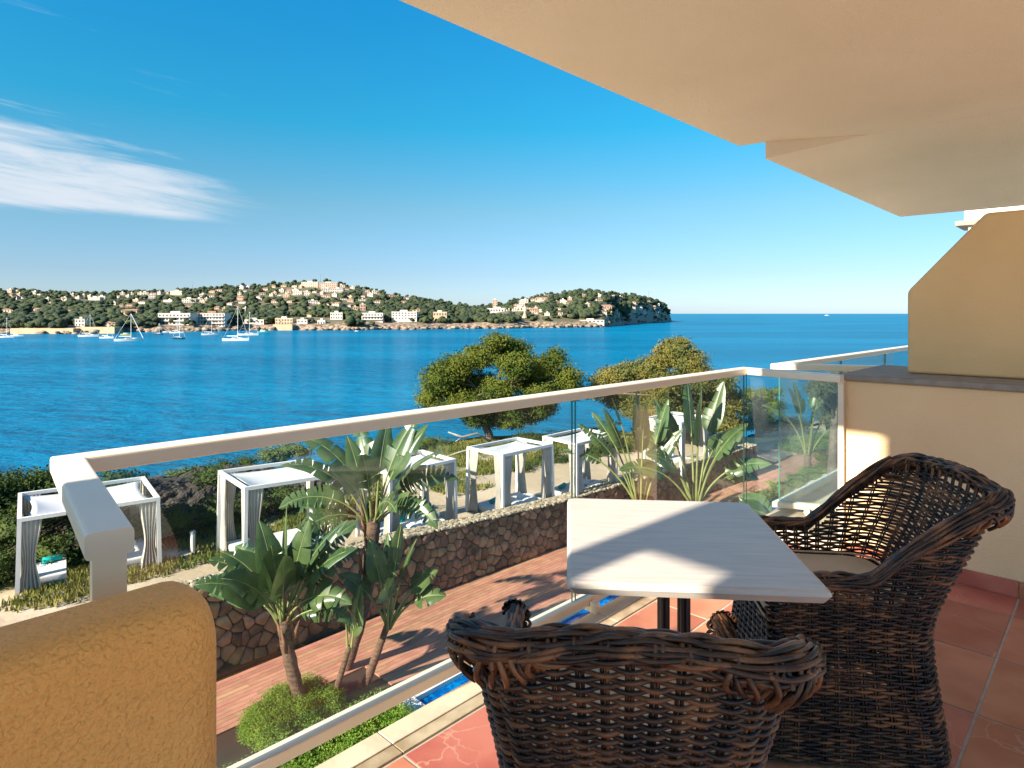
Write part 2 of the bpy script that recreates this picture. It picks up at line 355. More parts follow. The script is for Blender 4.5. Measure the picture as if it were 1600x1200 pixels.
def glass_mat():
    m = bpy.data.materials.new('rail_glass'); m.use_nodes = True; t = m.node_tree; t.nodes.clear()
    tr = N(t, 'ShaderNodeBsdfTransparent'); tr.inputs[0].default_value = (.93, .965, .955, 1)
    g = N(t, 'ShaderNodeBsdfGlossy'); g.inputs['Roughness'].default_value = .0
    fr = N(t, 'ShaderNodeFresnel'); fr.inputs[0].default_value = 1.45
    # dust and dried salt spray: a faint diffuse film
    df = N(t, 'ShaderNodeBsdfDiffuse'); df.inputs[0].default_value = (.8, .85, .85, 1)
    tcn = N(t, 'ShaderNodeTexCoord'); n1 = N(t, 'ShaderNodeTexNoise'); n1.inputs['Scale'].default_value = 2.5; n1.inputs['Detail'].default_value = 5; L(t, tcn.outputs['Object'], n1.inputs['Vector'])
    m0 = N(t, 'ShaderNodeMixShader'); L(t, smooth_n(t, n1.outputs[0], .35, .8, .008, .03), m0.inputs[0]); L(t, tr.outputs[0], m0.inputs[1]); L(t, df.outputs[0], m0.inputs[2])
    mm = N(t, 'ShaderNodeMixShader'); L(t, fr.outputs[0], mm.inputs[0]); L(t, m0.outputs[0], mm.inputs[1]); L(t, g.outputs[0], mm.inputs[2])
    o = N(t, 'ShaderNodeOutputMaterial'); L(t, mm.outputs[0], o.inputs[0]); return m
M['glass'] = glass_mat()
M['glass_edge'] = pmat('glass_edge', (.05, .16, .13), None, rough=.15)
def pane(root, a, b, z0, z1, name='glass_pane'):
    a = Vector(a); b = Vector(b); d = (b - a).normalized(); n = Vector((d.y, -d.x, 0)) * .005
    m = MB(); p = [a - n, a + n, b + n, b - n]
    vs = [Vector((q.x, q.y, z0 + E)) for q in p] + [Vector((q.x, q.y, z1 + E)) for q in p]
    m.cur = 0; m.add(vs, [(0, 3, 7, 4), (1, 2, 6, 5)]); m.cur = 1; m.add(vs, [(0, 1, 5, 4), (2, 3, 7, 6), (0, 1, 2, 3), (4, 5, 6, 7)])
    return m.build(name, [M['glass'], M['glass_edge']], root, fix=False)
def railing(path, gaps, label, name='glass_railing'):
    root = empty(name, (path[1][0], path[1][1], 0), label=label, cat='railing')
    P = [Vector((p[0], p[1], E)) for p in path]
    m = MB(); sweep(m, [p + Vector((0, 0, -.365)) for p in P], rprof(.072, .045)); m.build('handrail', M['white_metal'], root, smooth=False, bevel=0).data.polygons.foreach_set('use_smooth', [False] * (len(P) * 16))
    def off(i, k):
        p = P[i]; a = (P[min(i + 1, len(P) - 1)] - p); b = (p - P[max(i - 1, 0)])
        if a.length < 1e-6: a = b
        if b.length < 1e-6: b = a
        a = a.normalized(); b = b.normalized(); na = Vector((a.y, -a.x, 0)); nb_ = Vector((b.y, -b.x, 0)); c = (na + nb_).normalized(); return p + c * (k / max(.3, c.dot(na)))
    m = MB(); sweep(m, [off(i, .008) + Vector((0, 0, -1.375)) for i in range(len(P))], rprof(.055, .042, .005)); m.build('bottom_rail', M['white_metal'], root)
    c = [off(i, .036) for i in range(len(P))]
    for i in range(len(c) - 1):
        cuts = [0] + gaps[i] + [1]; Lg = (c[i + 1] - c[i]).length
        for k in range(len(cuts) - 1):
            pane(root, c[i].lerp(c[i + 1], cuts[k] + .012 / Lg), c[i].lerp(c[i + 1], cuts[k + 1] - .012 / Lg), -1.378, -.408)
    return root, c
pR = (1.583, 4.398); pL = (-1.182, 1.637)
own, cc = railing([(-.705, 1.055), pL, pR, (UW(4.149, 1.2).x, UW(4.149, 1.2).y)], [[], [.5265], []], 'cream glass-panelled railing with a square corner along the front of the balcony')
nbr, nc = railing([(UW(5.0, 1.222).x, UW(5.0, 1.222).y), (1.89, 4.68), (UW(8.6, 1.80).x, UW(8.6, 1.80).y)], [[], [.35, .7]], "neighbouring balcony's glass railing beyond the grey coping")
def foot(root, p, q=.045):
    m = MB(); m.box(p.x - .016, p.x + .016, p.y - .016, p.y + .016, E - 1.4465, E - 1.417); m.build('foot', M['white_metal'], root)
def rail_feet(root, c, i, ts, inward):
    for t in ts:
        p = c[i].lerp(c[i + 1], t); d = (c[i + 1] - c[i]).normalized(); n = Vector((d.y, -d.x, 0)) * inward
        m = MB(); a = p + Vector((0, 0, -1.4305)); m.bar(a, a + n * .05, .035, .024)
        b = a + n * .055; m.bar(Vector((b.x, b.y, E - 1.4465)), Vector((b.x, b.y, E - 1.395)), .035, .03, up=(d.x, d.y, 0)); m.build('foot', M['white_metal'], root)
rail_feet(own, cc, 1, (.553, .97), .9)
rail_feet(nbr, nc, 0, (.72, .2), -.9)
# end post of the left return
m = MB(); a = Vector(cc[0]); d = (cc[1] - cc[0]).normalized(); b = a + d * .017; m.bar(Vector((b.x, b.y, E - 1.75)), Vector((b.x, b.y, E - .409)), .05, .034, up=(d.x, d.y, 0)); m.build('end_post', M['white_metal'], own)
# wall channel for the glass on the right
m = MB(); a = Vector(cc[3]); b = a - (cc[3] - cc[2]).normalized() * .012; m.bar(Vector((b.x, b.y, E - 1.37)), Vector((b.x, b.y, E - .409)), .03, .02, up=(UX, UY, 0)); m.build('wall_channel', M['white_metal'], own)

# ================================================================== TABLE
M['table_top'] = pmat('pale_veined_laminate', (.58, .53, .475), (.48, .435, .385), 7, .36, .03, 60, 3, detail=7, stretch=(.8, 9, 9), ramp=(.3, .75), dist=.003)
tb = empty('bistro_table', (.518, 2.052, 0), R(-5.0), 'square bistro table with pale stone-look top and black iron pedestal', 'table')
m = MB(); prof = [(.0, .012), (.006, .003), (.018, .0)]
hw, hd = .340, .395; zt = E - .71
rings = [(0, zt - .034), (.0, zt - .014), (.004, zt - .005), (.012, zt), ]
vs = []; fs = []
for ins, z in [(.012, zt - .034)] + rings[1:]:
    for (sx, sy) in ((-1, -1), (1, -1), (1, 1), (-1, 1)):
        for q in range(4):
            cxs, cys = sx * (hw - ins - .018), sy * (hd - ins - .018); a0 = {(-1, -1): 180, (1, -1): 270, (1, 1): 0, (-1, 1): 90}[(sx, sy)]
            a = R(a0 + 30 * q); vs.append((cxs + .018 * math.cos(a), cys + .018 * math.sin(a), z))
for i in range(3):
    for k in range(16): fs.append((i * 16 + k, i * 16 + (k + 1) % 16, (i + 1) * 16 + (k + 1) % 16, (i + 1) * 16 + k))
fs += [tuple(range(16))[::-1], tuple(range(48, 64))]
m.add(vs, fs); m.build('table_top', M['table_top'], tb, world=False)
for sx, sy in ((-.032, -.03), (.032, -.03), (-.032, .03), (.032, .03)):
    m = MB(); m.tube([(sx, sy, .06), (sx, sy, zt - .05)], .0155, 14); m.build('column', M['black_metal'], tb, world=False, smooth=False)
m = MB(); m.box(-.2, .2, -.02, .02, zt - .052, zt - .036); m.box(-.02, .02, -.25, -.021, zt - .052, zt - .036); m.box(-.02, .02, .021, .25, zt - .052, zt - .036); m.build('top_bracket', M['black_metal'], tb, world=False)
for k in range(4):
    a = R(45 + 90 * k); m = MB(); m.bar((.0, .0, .055), (math.cos(a) * .17, math.sin(a) * .17, .045), .045, .028); m.bar((math.cos(a) * .17, math.sin(a) * .17, .045), (math.cos(a) * .34, math.sin(a) * .34, .012), .045, .02)
    m.build('foot', M['black_metal'], tb, world=False, bevel=.004, bseg=1)

# ================================================================== WICKER CHAIRS
def wicker_mat():
    m = bpy.data.materials.new('brown_wicker'); m.use_nodes = True; t = m.node_tree; b = t.nodes['Principled BSDF']
    b.inputs['Roughness'].default_value = .42; b.inputs['Specular IOR Level'].default_value = .45
    tcn = N(t, 'ShaderNodeTexCoord'); oi = N(t, 'ShaderNodeObjectInfo')
    n1 = N(t, 'ShaderNodeTexNoise'); n1.inputs['Scale'].default_value = 16; n1.inputs['Detail'].default_value = 5; L(t, tcn.outputs['Object'], n1.inputs['Vector'])
    n2 = N(t, 'ShaderNodeTexNoise'); n2.inputs['Scale'].default_value = 420; n2.inputs['Detail'].default_value = 2; L(t, tcn.outputs['Object'], n2.inputs['Vector'])
    f = math_n(t, 'ADD', math_n(t, 'ADD', n1.outputs[0], math_n(t, 'MULTIPLY', n2.outputs[0], .25)), math_n(t, 'MULTIPLY', oi.outputs['Random'], .3))
    cr = N(t, 'ShaderNodeValToRGB'); L(t, smooth_n(t, f, .52, 1.12), cr.inputs[0]); e = cr.color_ramp.elements
    e[0].position = 0; e[0].color = (.014, .009, .008, 1); e[1].position = 1; e[1].color = (.27, .12, .052, 1)
    k = e.new(.45); k.color = (.055, .026, .016, 1)
    L(t, cr.outputs[0], b.inputs['Base Color'])
    bp = N(t, 'ShaderNodeBump'); bp.inputs['Strength'].default_value = .22; bp.inputs['Distance'].default_value = .0015; L(t, n2.outputs[0], bp.inputs['Height']); L(t, bp.outputs[0], b.inputs['Normal'])
    return m
M['wicker'] = wicker_mat(); M['cushion'] = pmat('cream_cushion', (.62, .52, .37), (.57, .47, .33), 8, .9, .3, 400, 2, dist=.003)
M['dark_frame'] = pmat('dark_chair_frame', (.02, .015, .012), None, rough=.5)
# closed plan curve of the chair: param s in metres along it; 0 = front left, goes round the back to front right, then across the front
CW, CF, CB, CR = .268, .27, .27, .10
def plan_pts():
    seg = []
    def line(a, b, n): return [(lerp(a[0], b[0], i / n), lerp(a[1], b[1], i / n)) for i in range(n)]
    def arc(c, a0, a1, n, r=CR): return [(c[0] + r * math.cos(R(lerp(a0, a1, i / n))), c[1] + r * math.sin(R(lerp(a0, a1, i / n)))) for i in range(n)]
    p = line((-CW, CF), (-CW, -CB + CR), 24) + arc((-CW + CR, -CB + CR), 180, 270, 16) + line((-CW + CR, -CB), (CW - CR, -CB), 20) + arc((CW - CR, -CB + CR), 270, 360, 16) + line((CW, -CB + CR), (CW, CF), 24)
    nU = len(p)
    p += line((CW, CF), (-CW, CF), 30)
    return p, nU
PP, NU_ = plan_pts(); PP.append(PP[0]); SL = [0]
for i in range(1, len(PP)): SL.append(SL[-1] + math.dist(PP[i], PP[i - 1]))
S_U = SL[NU_]; S_T = SL[-1]
_ps = np.array(SL); _px = np.array([p[0] for p in PP]); _py = np.array([p[1] for p in PP])
def smv(x): x = np.clip(x, 0, 1); return x * x * (3 - 2 * x)
def shell(s, h):
    """s,h arrays -> point on the shell and outward normal (approx.)"""
    s = np.asarray(s, float); h = np.asarray(h, float) + 0 * s
    x = np.interp(s, _ps, _px); y = np.interp(s, _ps, _py)
    kx = np.interp(h, [0, .12, .30, .40, .52, .64, .78, .90], [1.14, 1.07, .98, .94, .98, 1.02, 1.08, 1.13])
    ky = np.interp(h, [0, .12, .30, .40, .52, .64], [1.10, 1.05, .97, .96, 1.0, 1.04])
    back = smv((-y - .02) / .2)
    yy = y * ky - back * smv((h - .40) / .5) * .15
    return np.stack([x * kx, yy, h], -1)
def snormal(s, h):
    a = shell(s - .004, h); b = shell(s + .004, h); c = shell(s, h - .004); d = shell(s, h + .004)
    n = np.cross(b - a, d - c); n /= np.linalg.norm(n, axis=-1)[..., None] + 1e-9
    return n            # outward for this winding (checked below)
def rim_h(s):
    y = np.interp(s, _ps, _py); x = np.interp(s, _ps, _px)
    return .59 + .28 * smv((.0 - y) / .25) + .012 * np.cos(np.clip(x / .27, -1, 1) * math.pi) * (y < -.2) - .0 * x
_n = snormal(np.array([.2]), np.array([.5]))[0]; SGN = 1 if _n[0] < 0 else -1
NST = 38                                   # stakes round the U
SP = S_U / NST
def tube_np(P, r, seg=5):
    P = np.asarray(P); n = len(P); d = np.gradient(P, axis=0); d /= np.linalg.norm(d, axis=1)[:, None] + 1e-9
    up = np.array([0, 0, 1.]); a = np.cross(d, up); bad = np.linalg.norm(a, axis=1) < .15; a[bad] = np.cross(d[bad], np.array([1., 0, 0])); a /= np.linalg.norm(a, axis=1)[:, None]
    b = np.cross(d, a); t = np.arange(seg) * 2 * math.pi / seg; rr = np.ones(n) * r
    V = P[:, None, :] + (a[:, None, :] * np.cos(t)[None, :, None] + b[:, None, :] * np.sin(t)[None, :, None]) * rr[:, None, None]
    i = np.arange(n - 1)[:, None] * seg; k = np.arange(seg)[None, :]; k2 = (k + 1) % seg
    F = np.stack([i + k, i + k2, i + seg + k2, i + seg + k], -1).reshape(-1, 4)
    return V.reshape(-1, 3), F
def strand(name, P, r, parent, seg=5):
    V, F = tube_np(P, r, seg); return npmesh(name, V, F, M['wicker'], parent, smooth=True)
def make_chair(label):
    root = empty('wicker_armchair', (0, 0, 0), 0, label, 'armchair', 'dark brown wicker armchairs at the bistro table')
    rs = np.random.RandomState(3)
    # stakes
    for i in range(NST + 1):
        s = i * SP; hs_ = np.linspace(.015, float(rim_h(s)) - .005, 16); P = shell(np.full(16, s), hs_)
        tdir = shell(np.array([min(s + .01, S_U)]), np.array([.4]))[0] - shell(np.array([max(s - .01, 0)]), np.array([.4]))[0]; tdir /= np.linalg.norm(tdir)
        strand('stake', P + tdir * .0045, .0042, root, 4); strand('stake', P - tdir * .0045, .0042, root, 4)
    NF = 9
    for i in range(1, NF):
        s = S_U + (S_T - S_U) * i / NF; P = shell(np.full(9, s), np.linspace(.015, .40, 9)); strand('stake', P, .0055, root, 4)
    # weavers
    h = .02; k = 0
    while h < .845:
        if h < .395:
            ss = np.linspace(0, S_T, int(S_T / SP * 6)); 
        else:
            ss = np.linspace(0, S_U, NST * 6 + 1); ss = ss[rim_h(ss) > h + .028]
        if len(ss) > 8:
            ph = np.where(ss <= S_U, ss / SP, NST + (ss - S_U) / ((S_T - S_U) / NF)) * math.pi + (k % 2) * math.pi
            amp = .0062 * np.cos(ph); jit = .0012 * np.sin(ss * 23 + k * 2.1) + .0008 * np.sin(ss * 61 + k * 5.)
            lift = .0007 * np.sin(ph * 1.0 + .8)
            hh = h + jit + lift
            P = shell(ss, hh) + snormal(ss, hh) * SGN * amp[:, None]
            rr = .00525 + .0004 * math.sin(k * 1.7)
            # one run of weavers follows the back above the arms, another the whole body
            if h >= .395:
                br = np.where(np.diff(ss) > .03)[0]
                for a, b in zip([0] + list(br + 1), list(br + 1) + [len(ss)]):
                    if b - a > 6: strand('weaver', P[a:b], rr, root)
            else: strand('weaver', P, rr, root)
        dense = (h < .1) or (.36 < h < .48)
        h += .0094 if dense else (.0107 if h < .6 else .0112); k += 1
    # rolled rim: strands over an outward roll, paired strands crossing at the stakes
    ss = np.linspace(0, S_U, NST * 6 + 1); rh = rim_h(ss); n0 = snormal(ss, rh) * SGN; n0[:, 2] = 0; n0 /= np.linalg.norm(n0, axis=1)[:, None]
    base = shell(ss, rh); y = np.interp(ss, _ps, _py); x = np.interp(ss, _ps, _px)
    corner = np.exp(-((np.abs(x) - .235) / .05) ** 2) * (y < -.12)
    RR = .0195 + .004 * smv((-y - .05) / .2) + .006 * corner
    upv = np.array([0, 0, 1.])
    strand('rim_core', base + n0 * (RR * .75)[:, None], RR * .72, root, 8)
    ns = 10
    for j in range(ns):
        for par in (0, 1):
            ang = R(150 - j * 250 / (ns - 1)) ; ph = ss / SP / 1.5 * math.pi + par * math.pi + j * .9
            rad = RR + .0045 * np.cos(ph); a2 = ang + .10 * np.sin(ph) * (1 + .3 * math.sin(j * 2.))
            P = base + n0 * (RR * .75)[:, None] + n0 * (np.cos(a2) * rad)[:, None] + upv * (np.sin(a2) * rad * .95 + .0035 * np.sin(ph * .5 + j) + .002 * np.sin(ss * 37 + j * 3))[:, None]
            strand('rim_strand', P, .0054 - .0004 * (j % 2), root, 6)
    # stake ends bent over the roll, in pairs
    for i in range(0, NST + 1):
        s = min(i * SP, S_U); q = int(round(s / S_U * (len(ss) - 1))); r0 = RR[q] + .001; tdir = ss * 0
        ta = base[min(q + 1, len(ss) - 1)] - base[max(q - 1, 0)]; ta /= np.linalg.norm(ta)
        for dsp in (-.0062, .0062):
            aa = np.radians(np.linspace(185, -105, 16)); P = base[q] + n0[q] * (r0 * .75) + n0[q] * (np.cos(aa) * r0)[:, None] + upv * (np.sin(aa) * r0 * .8)[:, None] + ta * dsp
            strand('bent_stake', P, .0046, root, 5)
    # drooping loops under the flared back corners
    for sgn in (-1, 1):
        for i in range(15):
            sc_ = .5 * S_U + sgn * (.10 + .0155 * i + .0); q = int(round(sc_ / S_U * (len(ss) - 1))); q = max(1, min(len(ss) - 2, q))
            ta = base[q + 1] - base[q - 1]; ta /= np.linalg.norm(ta); dl = .05 + .03 * math.exp(-((i - 8) / 3.5) ** 2)
            if i < 3: continue
            t = np.linspace(0, 1, 10); c0 = base[q] + n0[q] * RR[q] * 1.55
            P = c0 + n0[q] * (.010 * np.sin(t * math.pi))[:, None] - upv * (t * dl)[:, None] - n0[q] * (t * t * (RR[q] * 1.0))[:, None] + ta * (.012 * np.sin(t * 3 + i))[:, None]
            strand('rim_loop', P, .0058, root, 5)
            P2 = c0 - n0[q] * .012 + ta * .007 - upv * (t * dl * .85)[:, None] - n0[q] * (t * t * (RR[q] * .8))[:, None] + ta * (.012 * np.sin(t * 3 + i + 1))[:, None]
            strand('rim_loop', P2, .0058, root, 5)
    # arm fronts: rolled end coils
    for s0, sg in ((0., -1), (S_U, 1)):
        for i in range(9):
            hh = .580 - i * .026; P0 = shell(np.array([s0]), np.array([hh]))[0]; wv = .020 + .0 * i
            t = np.linspace(0, 2 * math.pi, 14); P = P0 + np.stack([np.cos(t) * wv * .9, np.sin(t) * wv + .004, .004 * np.sin(t)], 1); strand('arm_coil', P, .005, root, 5)
        n = 9
        P0 = shell(np.array([s0]), np.array([.59]))[0] + np.array([sg * .024, 0, 0])
        for j in range(n):
            a = R(-20 + 220 * j / (n - 1)); t = np.linspace(0, 1, 8); P = P0 + np.stack([np.full(8, math.cos(a)) * .034 * np.cos(t * 1.5), .036 * np.sin(t * 1.55), math.sin(a) * .028 * np.cos(t * 1.5) + 0 * t], 1); strand('arm_end_strand', P, .0056, root, 5)
    # seat frame and cushion
    m = MB(); m.box(-CW * .86, CW * .86, -CB * .82, CF * .88, .375, .395); m.build('seat_frame', M['dark_frame'], root, world=False)
    m = MB()
    def cu(a, b):
        th = a * 2 * math.pi; ph_ = (b - .5) * math.pi; sq = lambda v, p: math.copysign(abs(v) ** p, v)
        cx_ = sq(math.cos(th), .32) * sq(math.cos(ph_), .35); cy_ = sq(math.sin(th), .32) * sq(math.cos(ph_), .35)
        return (cx_ * .24, cy_ * .255 + .012, .452 + sq(math.sin(ph_), .6) * .055)
    m.grid(cu, 48, 14); m.build('cushion', M['cushion'], root, world=False, smooth=True)
    m = MB()
    for zz in (.497, .407):
        th = np.linspace(0, 2 * math.pi, 60); sg = lambda v: np.sign(v) * np.abs(v) ** .32
        m.tube([(.238 * a, .253 * b + .012, zz) for a, b in zip(sg(np.cos(th)), sg(np.sin(th)))], .004, 5, cap=False)
    m.build('cushion_piping', M['cushion'], root, world=False, smooth=True)
    return root
chairA = make_chair('dark brown wicker armchair in front, its back to the viewer')
def copy_thing(o):
    c = o.copy(); col.objects.link(c)
    for ch in list(o.children):
        d = ch.copy(); col.objects.link(d); d.parent = c
        for g in list(ch.children): e_ = g.copy(); col.objects.link(e_); e_.parent = d
    return c
chairB = copy_thing(chairA); chairB['label'] = 'dark brown wicker armchair beside the wall, facing left towards the table'
chairA.location = (.262, 1.54, 0); chairA.rotation_euler = (0, 0, R(-7.5))
chairB.location = (1.15, 2.33, 0); chairB.rotation_euler = (0, 0, R(83.7))
# ================================================================== SEA
def sea_mat():
    m = bpy.data.materials.new('sea_water'); m.use_nodes = True; t = m.node_tree; t.nodes.clear()
    g = N(t, 'ShaderNodeNewGeometry')
    n0 = N(t, 'ShaderNodeTexNoise'); n0.inputs['Scale'].default_value = .012; n0.inputs['Detail'].default_value = 3
    mp0 = N(t, 'ShaderNodeMapping'); mp0.inputs['Scale'].default_value = (.5, 1.6, 1); L(t, g.outputs['Position'], mp0.inputs[0]); L(t, mp0.outputs[0], n0.inputs['Vector'])
    x = N(t, 'ShaderNodeMix', data_type='RGBA'); L(t, smooth_n(t, n0.outputs[0], .38, .64), x.inputs['Factor']); x.inputs[6].default_value = (.0, .13, .26, 1); x.inputs[7].default_value = (.0, .175, .33, 1)
    mp1 = N(t, 'ShaderNodeMapping'); mp1.inputs['Rotation'].default_value = (0, 0, R(12)); mp1.inputs['Scale'].default_value = (.8, 1.7, 1); L(t, g.outputs['Position'], mp1.inputs[0])
    n1 = N(t, 'ShaderNodeTexNoise'); n1.inputs['Scale'].default_value = .85; n1.inputs['Detail'].default_value = 4; n1.inputs['Roughness'].default_value = .6; L(t, mp1.outputs[0], n1.inputs['Vector'])
    n2 = N(t, 'ShaderNodeTexNoise'); n2.inputs['Scale'].default_value = .16; n2.inputs['Detail'].default_value = 2; L(t, mp1.outputs[0], n2.inputs['Vector'])
    hh = math_n(t, 'ADD', math_n(t, 'MULTIPLY', n1.outputs[0], .32), math_n(t, 'MULTIPLY', n2.outputs[0], .9))
    bp = N(t, 'ShaderNodeBump'); bp.inputs['Strength'].default_value = .95; bp.inputs['Distance'].default_value = 1.9; L(t, hh, bp.inputs['Height'])
    df = N(t, 'ShaderNodeBsdfDiffuse'); L(t, x.outputs[2], df.inputs[0]); L(t, bp.outputs[0], df.inputs['Normal'])
    gl = N(t, 'ShaderNodeBsdfGlossy'); gl.inputs[0].default_value = (.85, .95, 1, 1); gl.inputs['Roughness'].default_value = .12; L(t, bp.outputs[0], gl.inputs['Normal'])
    fr = N(t, 'ShaderNodeFresnel'); fr.inputs[0].default_value = 1.33; L(t, bp.outputs[0], fr.inputs['Normal'])
    # the open sea is rough: wave slopes keep the mirror part well under the flat-water value
    mm = N(t, 'ShaderNodeMixShader'); L(t, math_n(t, 'MINIMUM', math_n(t, 'MULTIPLY', fr.outputs[0], .45), .19), mm.inputs[0]); L(t, df.outputs[0], mm.inputs[1]); L(t, gl.outputs[0], mm.inputs[2])
    o = N(t, 'ShaderNodeOutputMaterial'); L(t, mm.outputs[0], o.inputs[0]); return m
m = MB(); m.add([(-60000, -300, E - 12), (60000, -300, E - 12), (60000, 80000, E - 12), (-60000, 80000, E - 12)], [(0, 1, 2, 3)])
tag(m.build('sea', sea_mat()), kind='structure')

# ================================================================== NEAR GROUND
def ground_mat():
    m = pmat('sandy_ground', (.50, .40, .29), (.40, .31, .21), .5, .95, .5, 6, 5, dist=.04)
    t = m.node_tree; b = t.nodes['Principled BSDF']; src = b.inputs['Base Color'].links[0].from_socket
    g = N(t, 'ShaderNodeNewGeometry'); n1 = N(t, 'ShaderNodeTexNoise'); n1.inputs['Scale'].default_value = .45; n1.inputs['Detail'].default_value = 6; n1.inputs['Roughness'].default_value = .65; L(t, g.outputs['Position'], n1.inputs['Vector'])
    sp_ = N(t, 'ShaderNodeSeparateXYZ'); L(t, g.outputs['Position'], sp_.inputs[0])
    w = math_n(t, 'ADD', math_n(t, 'MULTIPLY', sp_.outputs[0], -UY), math_n(t, 'MULTIPLY', sp_.outputs[1], UX))
    f = math_n(t, 'MULTIPLY', smooth_n(t, n1.outputs[0], .44, .56), smooth_n(t, w, 20.2, 21.2))
    x = N(t, 'ShaderNodeMix', data_type='RGBA'); L(t, f, x.inputs['Factor']); L(t, src, x.inputs[6]); x.inputs[7].default_value = (.13, .15, .035, 1)
    L(t, x.outputs[2], b.inputs['Base Color']); return m
M['ground'] = ground_mat()
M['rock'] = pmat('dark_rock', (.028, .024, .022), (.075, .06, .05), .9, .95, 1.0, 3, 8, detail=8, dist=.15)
ZT, ZD = -7.05, -8.2
_wa = toUW(PZ(385, 1035, ZD)); _wb = toUW(PZ(870, 857, ZD))
def wall_w(u): return lerp(_wa[1], _wb[1], (u - _wa[0]) / (_wb[0] - _wa[0]))
def edge_w(u): return float(np.interp(u, [-16, 0, 15, 23, 33, 41, 50, 62], [24.5, 24.5, 25, 26.2, 23.3, 18.2, 16.6, 16.2])) + .5 * math.sin(u * .6)
def zter(u, w): return lerp(ZT, ZD + .03, sm((u - 31) / 5)) if w > 0 else ZT
def terr(a, b):
    u = lerp(-14, 62, a); we = edge_w(u); w0 = wall_w(min(u, 33)) + .3
    if b < .7:
        w = lerp(w0, we, b / .7); z = zter(u, w) + .12 * noise.noise(Vector((u * .3, w * .3, 0))) * (1 if u < 30 else .3)
    else:
        q = (b - .7) / .3; w = we + q * 5 + 1.5 * noise.noise(Vector((u * .4, q * 2, 5))); z = zter(u, w) - q * 5.0 + .9 * noise.noise(Vector((u * .7, q * 4, 2))) * q
    return UW(u, w, z)
m = MB(); m.grid(terr, 150, 44); tag(m.build('terrace_ground', M['ground'], fix=True, smooth=True), kind='structure')
m = MB()
def cliff(a, b):
    u = lerp(-16, 64, a); we = edge_w(u); w = we - .1 + b * 6.5 + 1.3 * noise.noise(Vector((u * .5, b * 3, 9))); z = zter(u, w) + .12 - (b ** .8) * 6.0 + 1.2 * noise.noise(Vector((u * .5, b * 5, 3))) * min(1, b * 4)
    return UW(u, w, z)
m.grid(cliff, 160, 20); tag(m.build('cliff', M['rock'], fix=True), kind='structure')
# garden level below the terrace
M['lawn'] = pmat('lawn', (.06, .13, .018), (.10, .19, .03), 1.5, .95, .6, 30)
m = MB(); m.add([UW(-30, -2, ZD - .13), UW(70, -2, ZD - .13), UW(70, 14.9, ZD - .13), UW(-30, 14.9, ZD - .13)], [(0, 1, 2, 3)]); tag(m.build('garden_ground', M['lawn']), kind='structure')
m = MB(); m.box(-30, 60, -30, 6.9, ZD - .12, ZD - .05, UW); tag(m.build('bounce_ground', pmat('bounce_paving', (.62, .52, .40), (.55, .45, .34), 1, .9)), kind='structure')  # pale ground added below the balcony to bounce warm light onto the soffit
# deck of boards
M['deck'] = pmat('red_brown_deck_board', (.47, .235, .155), (.37, .175, .115), 2.2, .6, .25, 30, stretch=(1, 1, 1), randv=.14)
droot = empty('timber_deck', UW(18, 13.6, ZD), kind='structure')
m = MB(); m.box(0, 46, 11.07, 14.6, ZD - .1, ZD - .035, UW); m.build('underlay', pmat('dark_underlay', (.03, .02, .015), None), droot)
PW = .1405; nb_ = 25; cnt = 0
for j in range(nb_):
    w0 = 11.08 + j * PW; u = 0 - (j % 3) * 1.3
    first = True
    while u < 46:
        ln = 4.4 if u < 30 else 8.0; u1 = min(46, u + ln); ua = max(0, u)
        # planter island leaves a hole
        if w0 < 12.7 and w0 + PW > 11.5 and ua < 8.4 and u1 > 4.6:
            if ua < 4.6: m = MB(); m.box(ua + .003, 4.6, w0 + .004, w0 + PW - .004, ZD - .034, ZD, UW); m.build('deck_board', M['deck'], droot)
            if u1 > 8.4: m = MB(); m.box(8.4, u1 - .003, w0 + .004, w0 + PW - .004, ZD - .034, ZD, UW); m.build('deck_board', M['deck'], droot)
        else:
            m = MB(); m.box(ua + .003, u1 - .003, w0 + .004, w0 + PW - .004, ZD - .034, ZD + rnd.uniform(-.001, .001), UW); m.build('deck_board', M['deck'], droot)
        u = u1
# pool strip
M['pool_tile'] = pmat('blue_pool_mosaic', (.0, .16, .42), (.0, .07, .28), 9, .15, .1, 20, ramp=(.45, .55))
pr = empty('pool', UW(20, 11, ZD), kind='structure')
m = MB(); m.box(8.4, 42, 7.7, 10.88, ZD - .12, ZD - .06, UW); m.build('pool_water', M['pool_tile'], pr)
m = MB(); 
for (a, b, c, d) in ((7.9, 42, 10.88, 11.05), (7.9, 8.4, 7.7, 10.88), (7.9, 42, 7.35, 7.7)): m.box(a, b, c, d, ZD - .12, ZD + .04, UW)
m.build('pool_coping', pmat('white_pool_coping', (.7, .68, .64), (.62, .6, .56), 3, .6), pr)

# ------------------------------------------------------------------ dry stone wall
WA = PZ(385, 1035, ZD); WB = PZ(870, 857, ZD); wd = (WB - WA); wd.z = 0; Lab = wd.length; wd.normalize(); wn = Vector((wd.y, -wd.x, 0))   # wn faces the camera side
S0, S1 = -5.0, 25.6
def wtop(s): return lerp(-6.06, -6.54, max(0, min(1, s / Lab))) if s < Lab else lerp(-6.54, -6.62, min(1, (s - Lab) / 16))
def WP(s, h, out=0.): p = WA + wd * s + wn * out; return Vector((p.x, p.y, ZD + E + h))
wroot = empty('stone_retaining_wall', WP(6, 0), label='curving rubble stone retaining wall between the timber deck and the cabana terrace', cat='wall')
M['mortar'] = pmat('wall_mortar', (.075, .058, .045), (.05, .038, .03), 8, 1, .8, 30)
M['stone'] = pmat('brown_rubble_stone', (.33, .20, .115), (.17, .105, .065), 3.2, .92, .8, 14, 6, detail=6, randv=.42, dist=.03)
m = MB(); n = 60
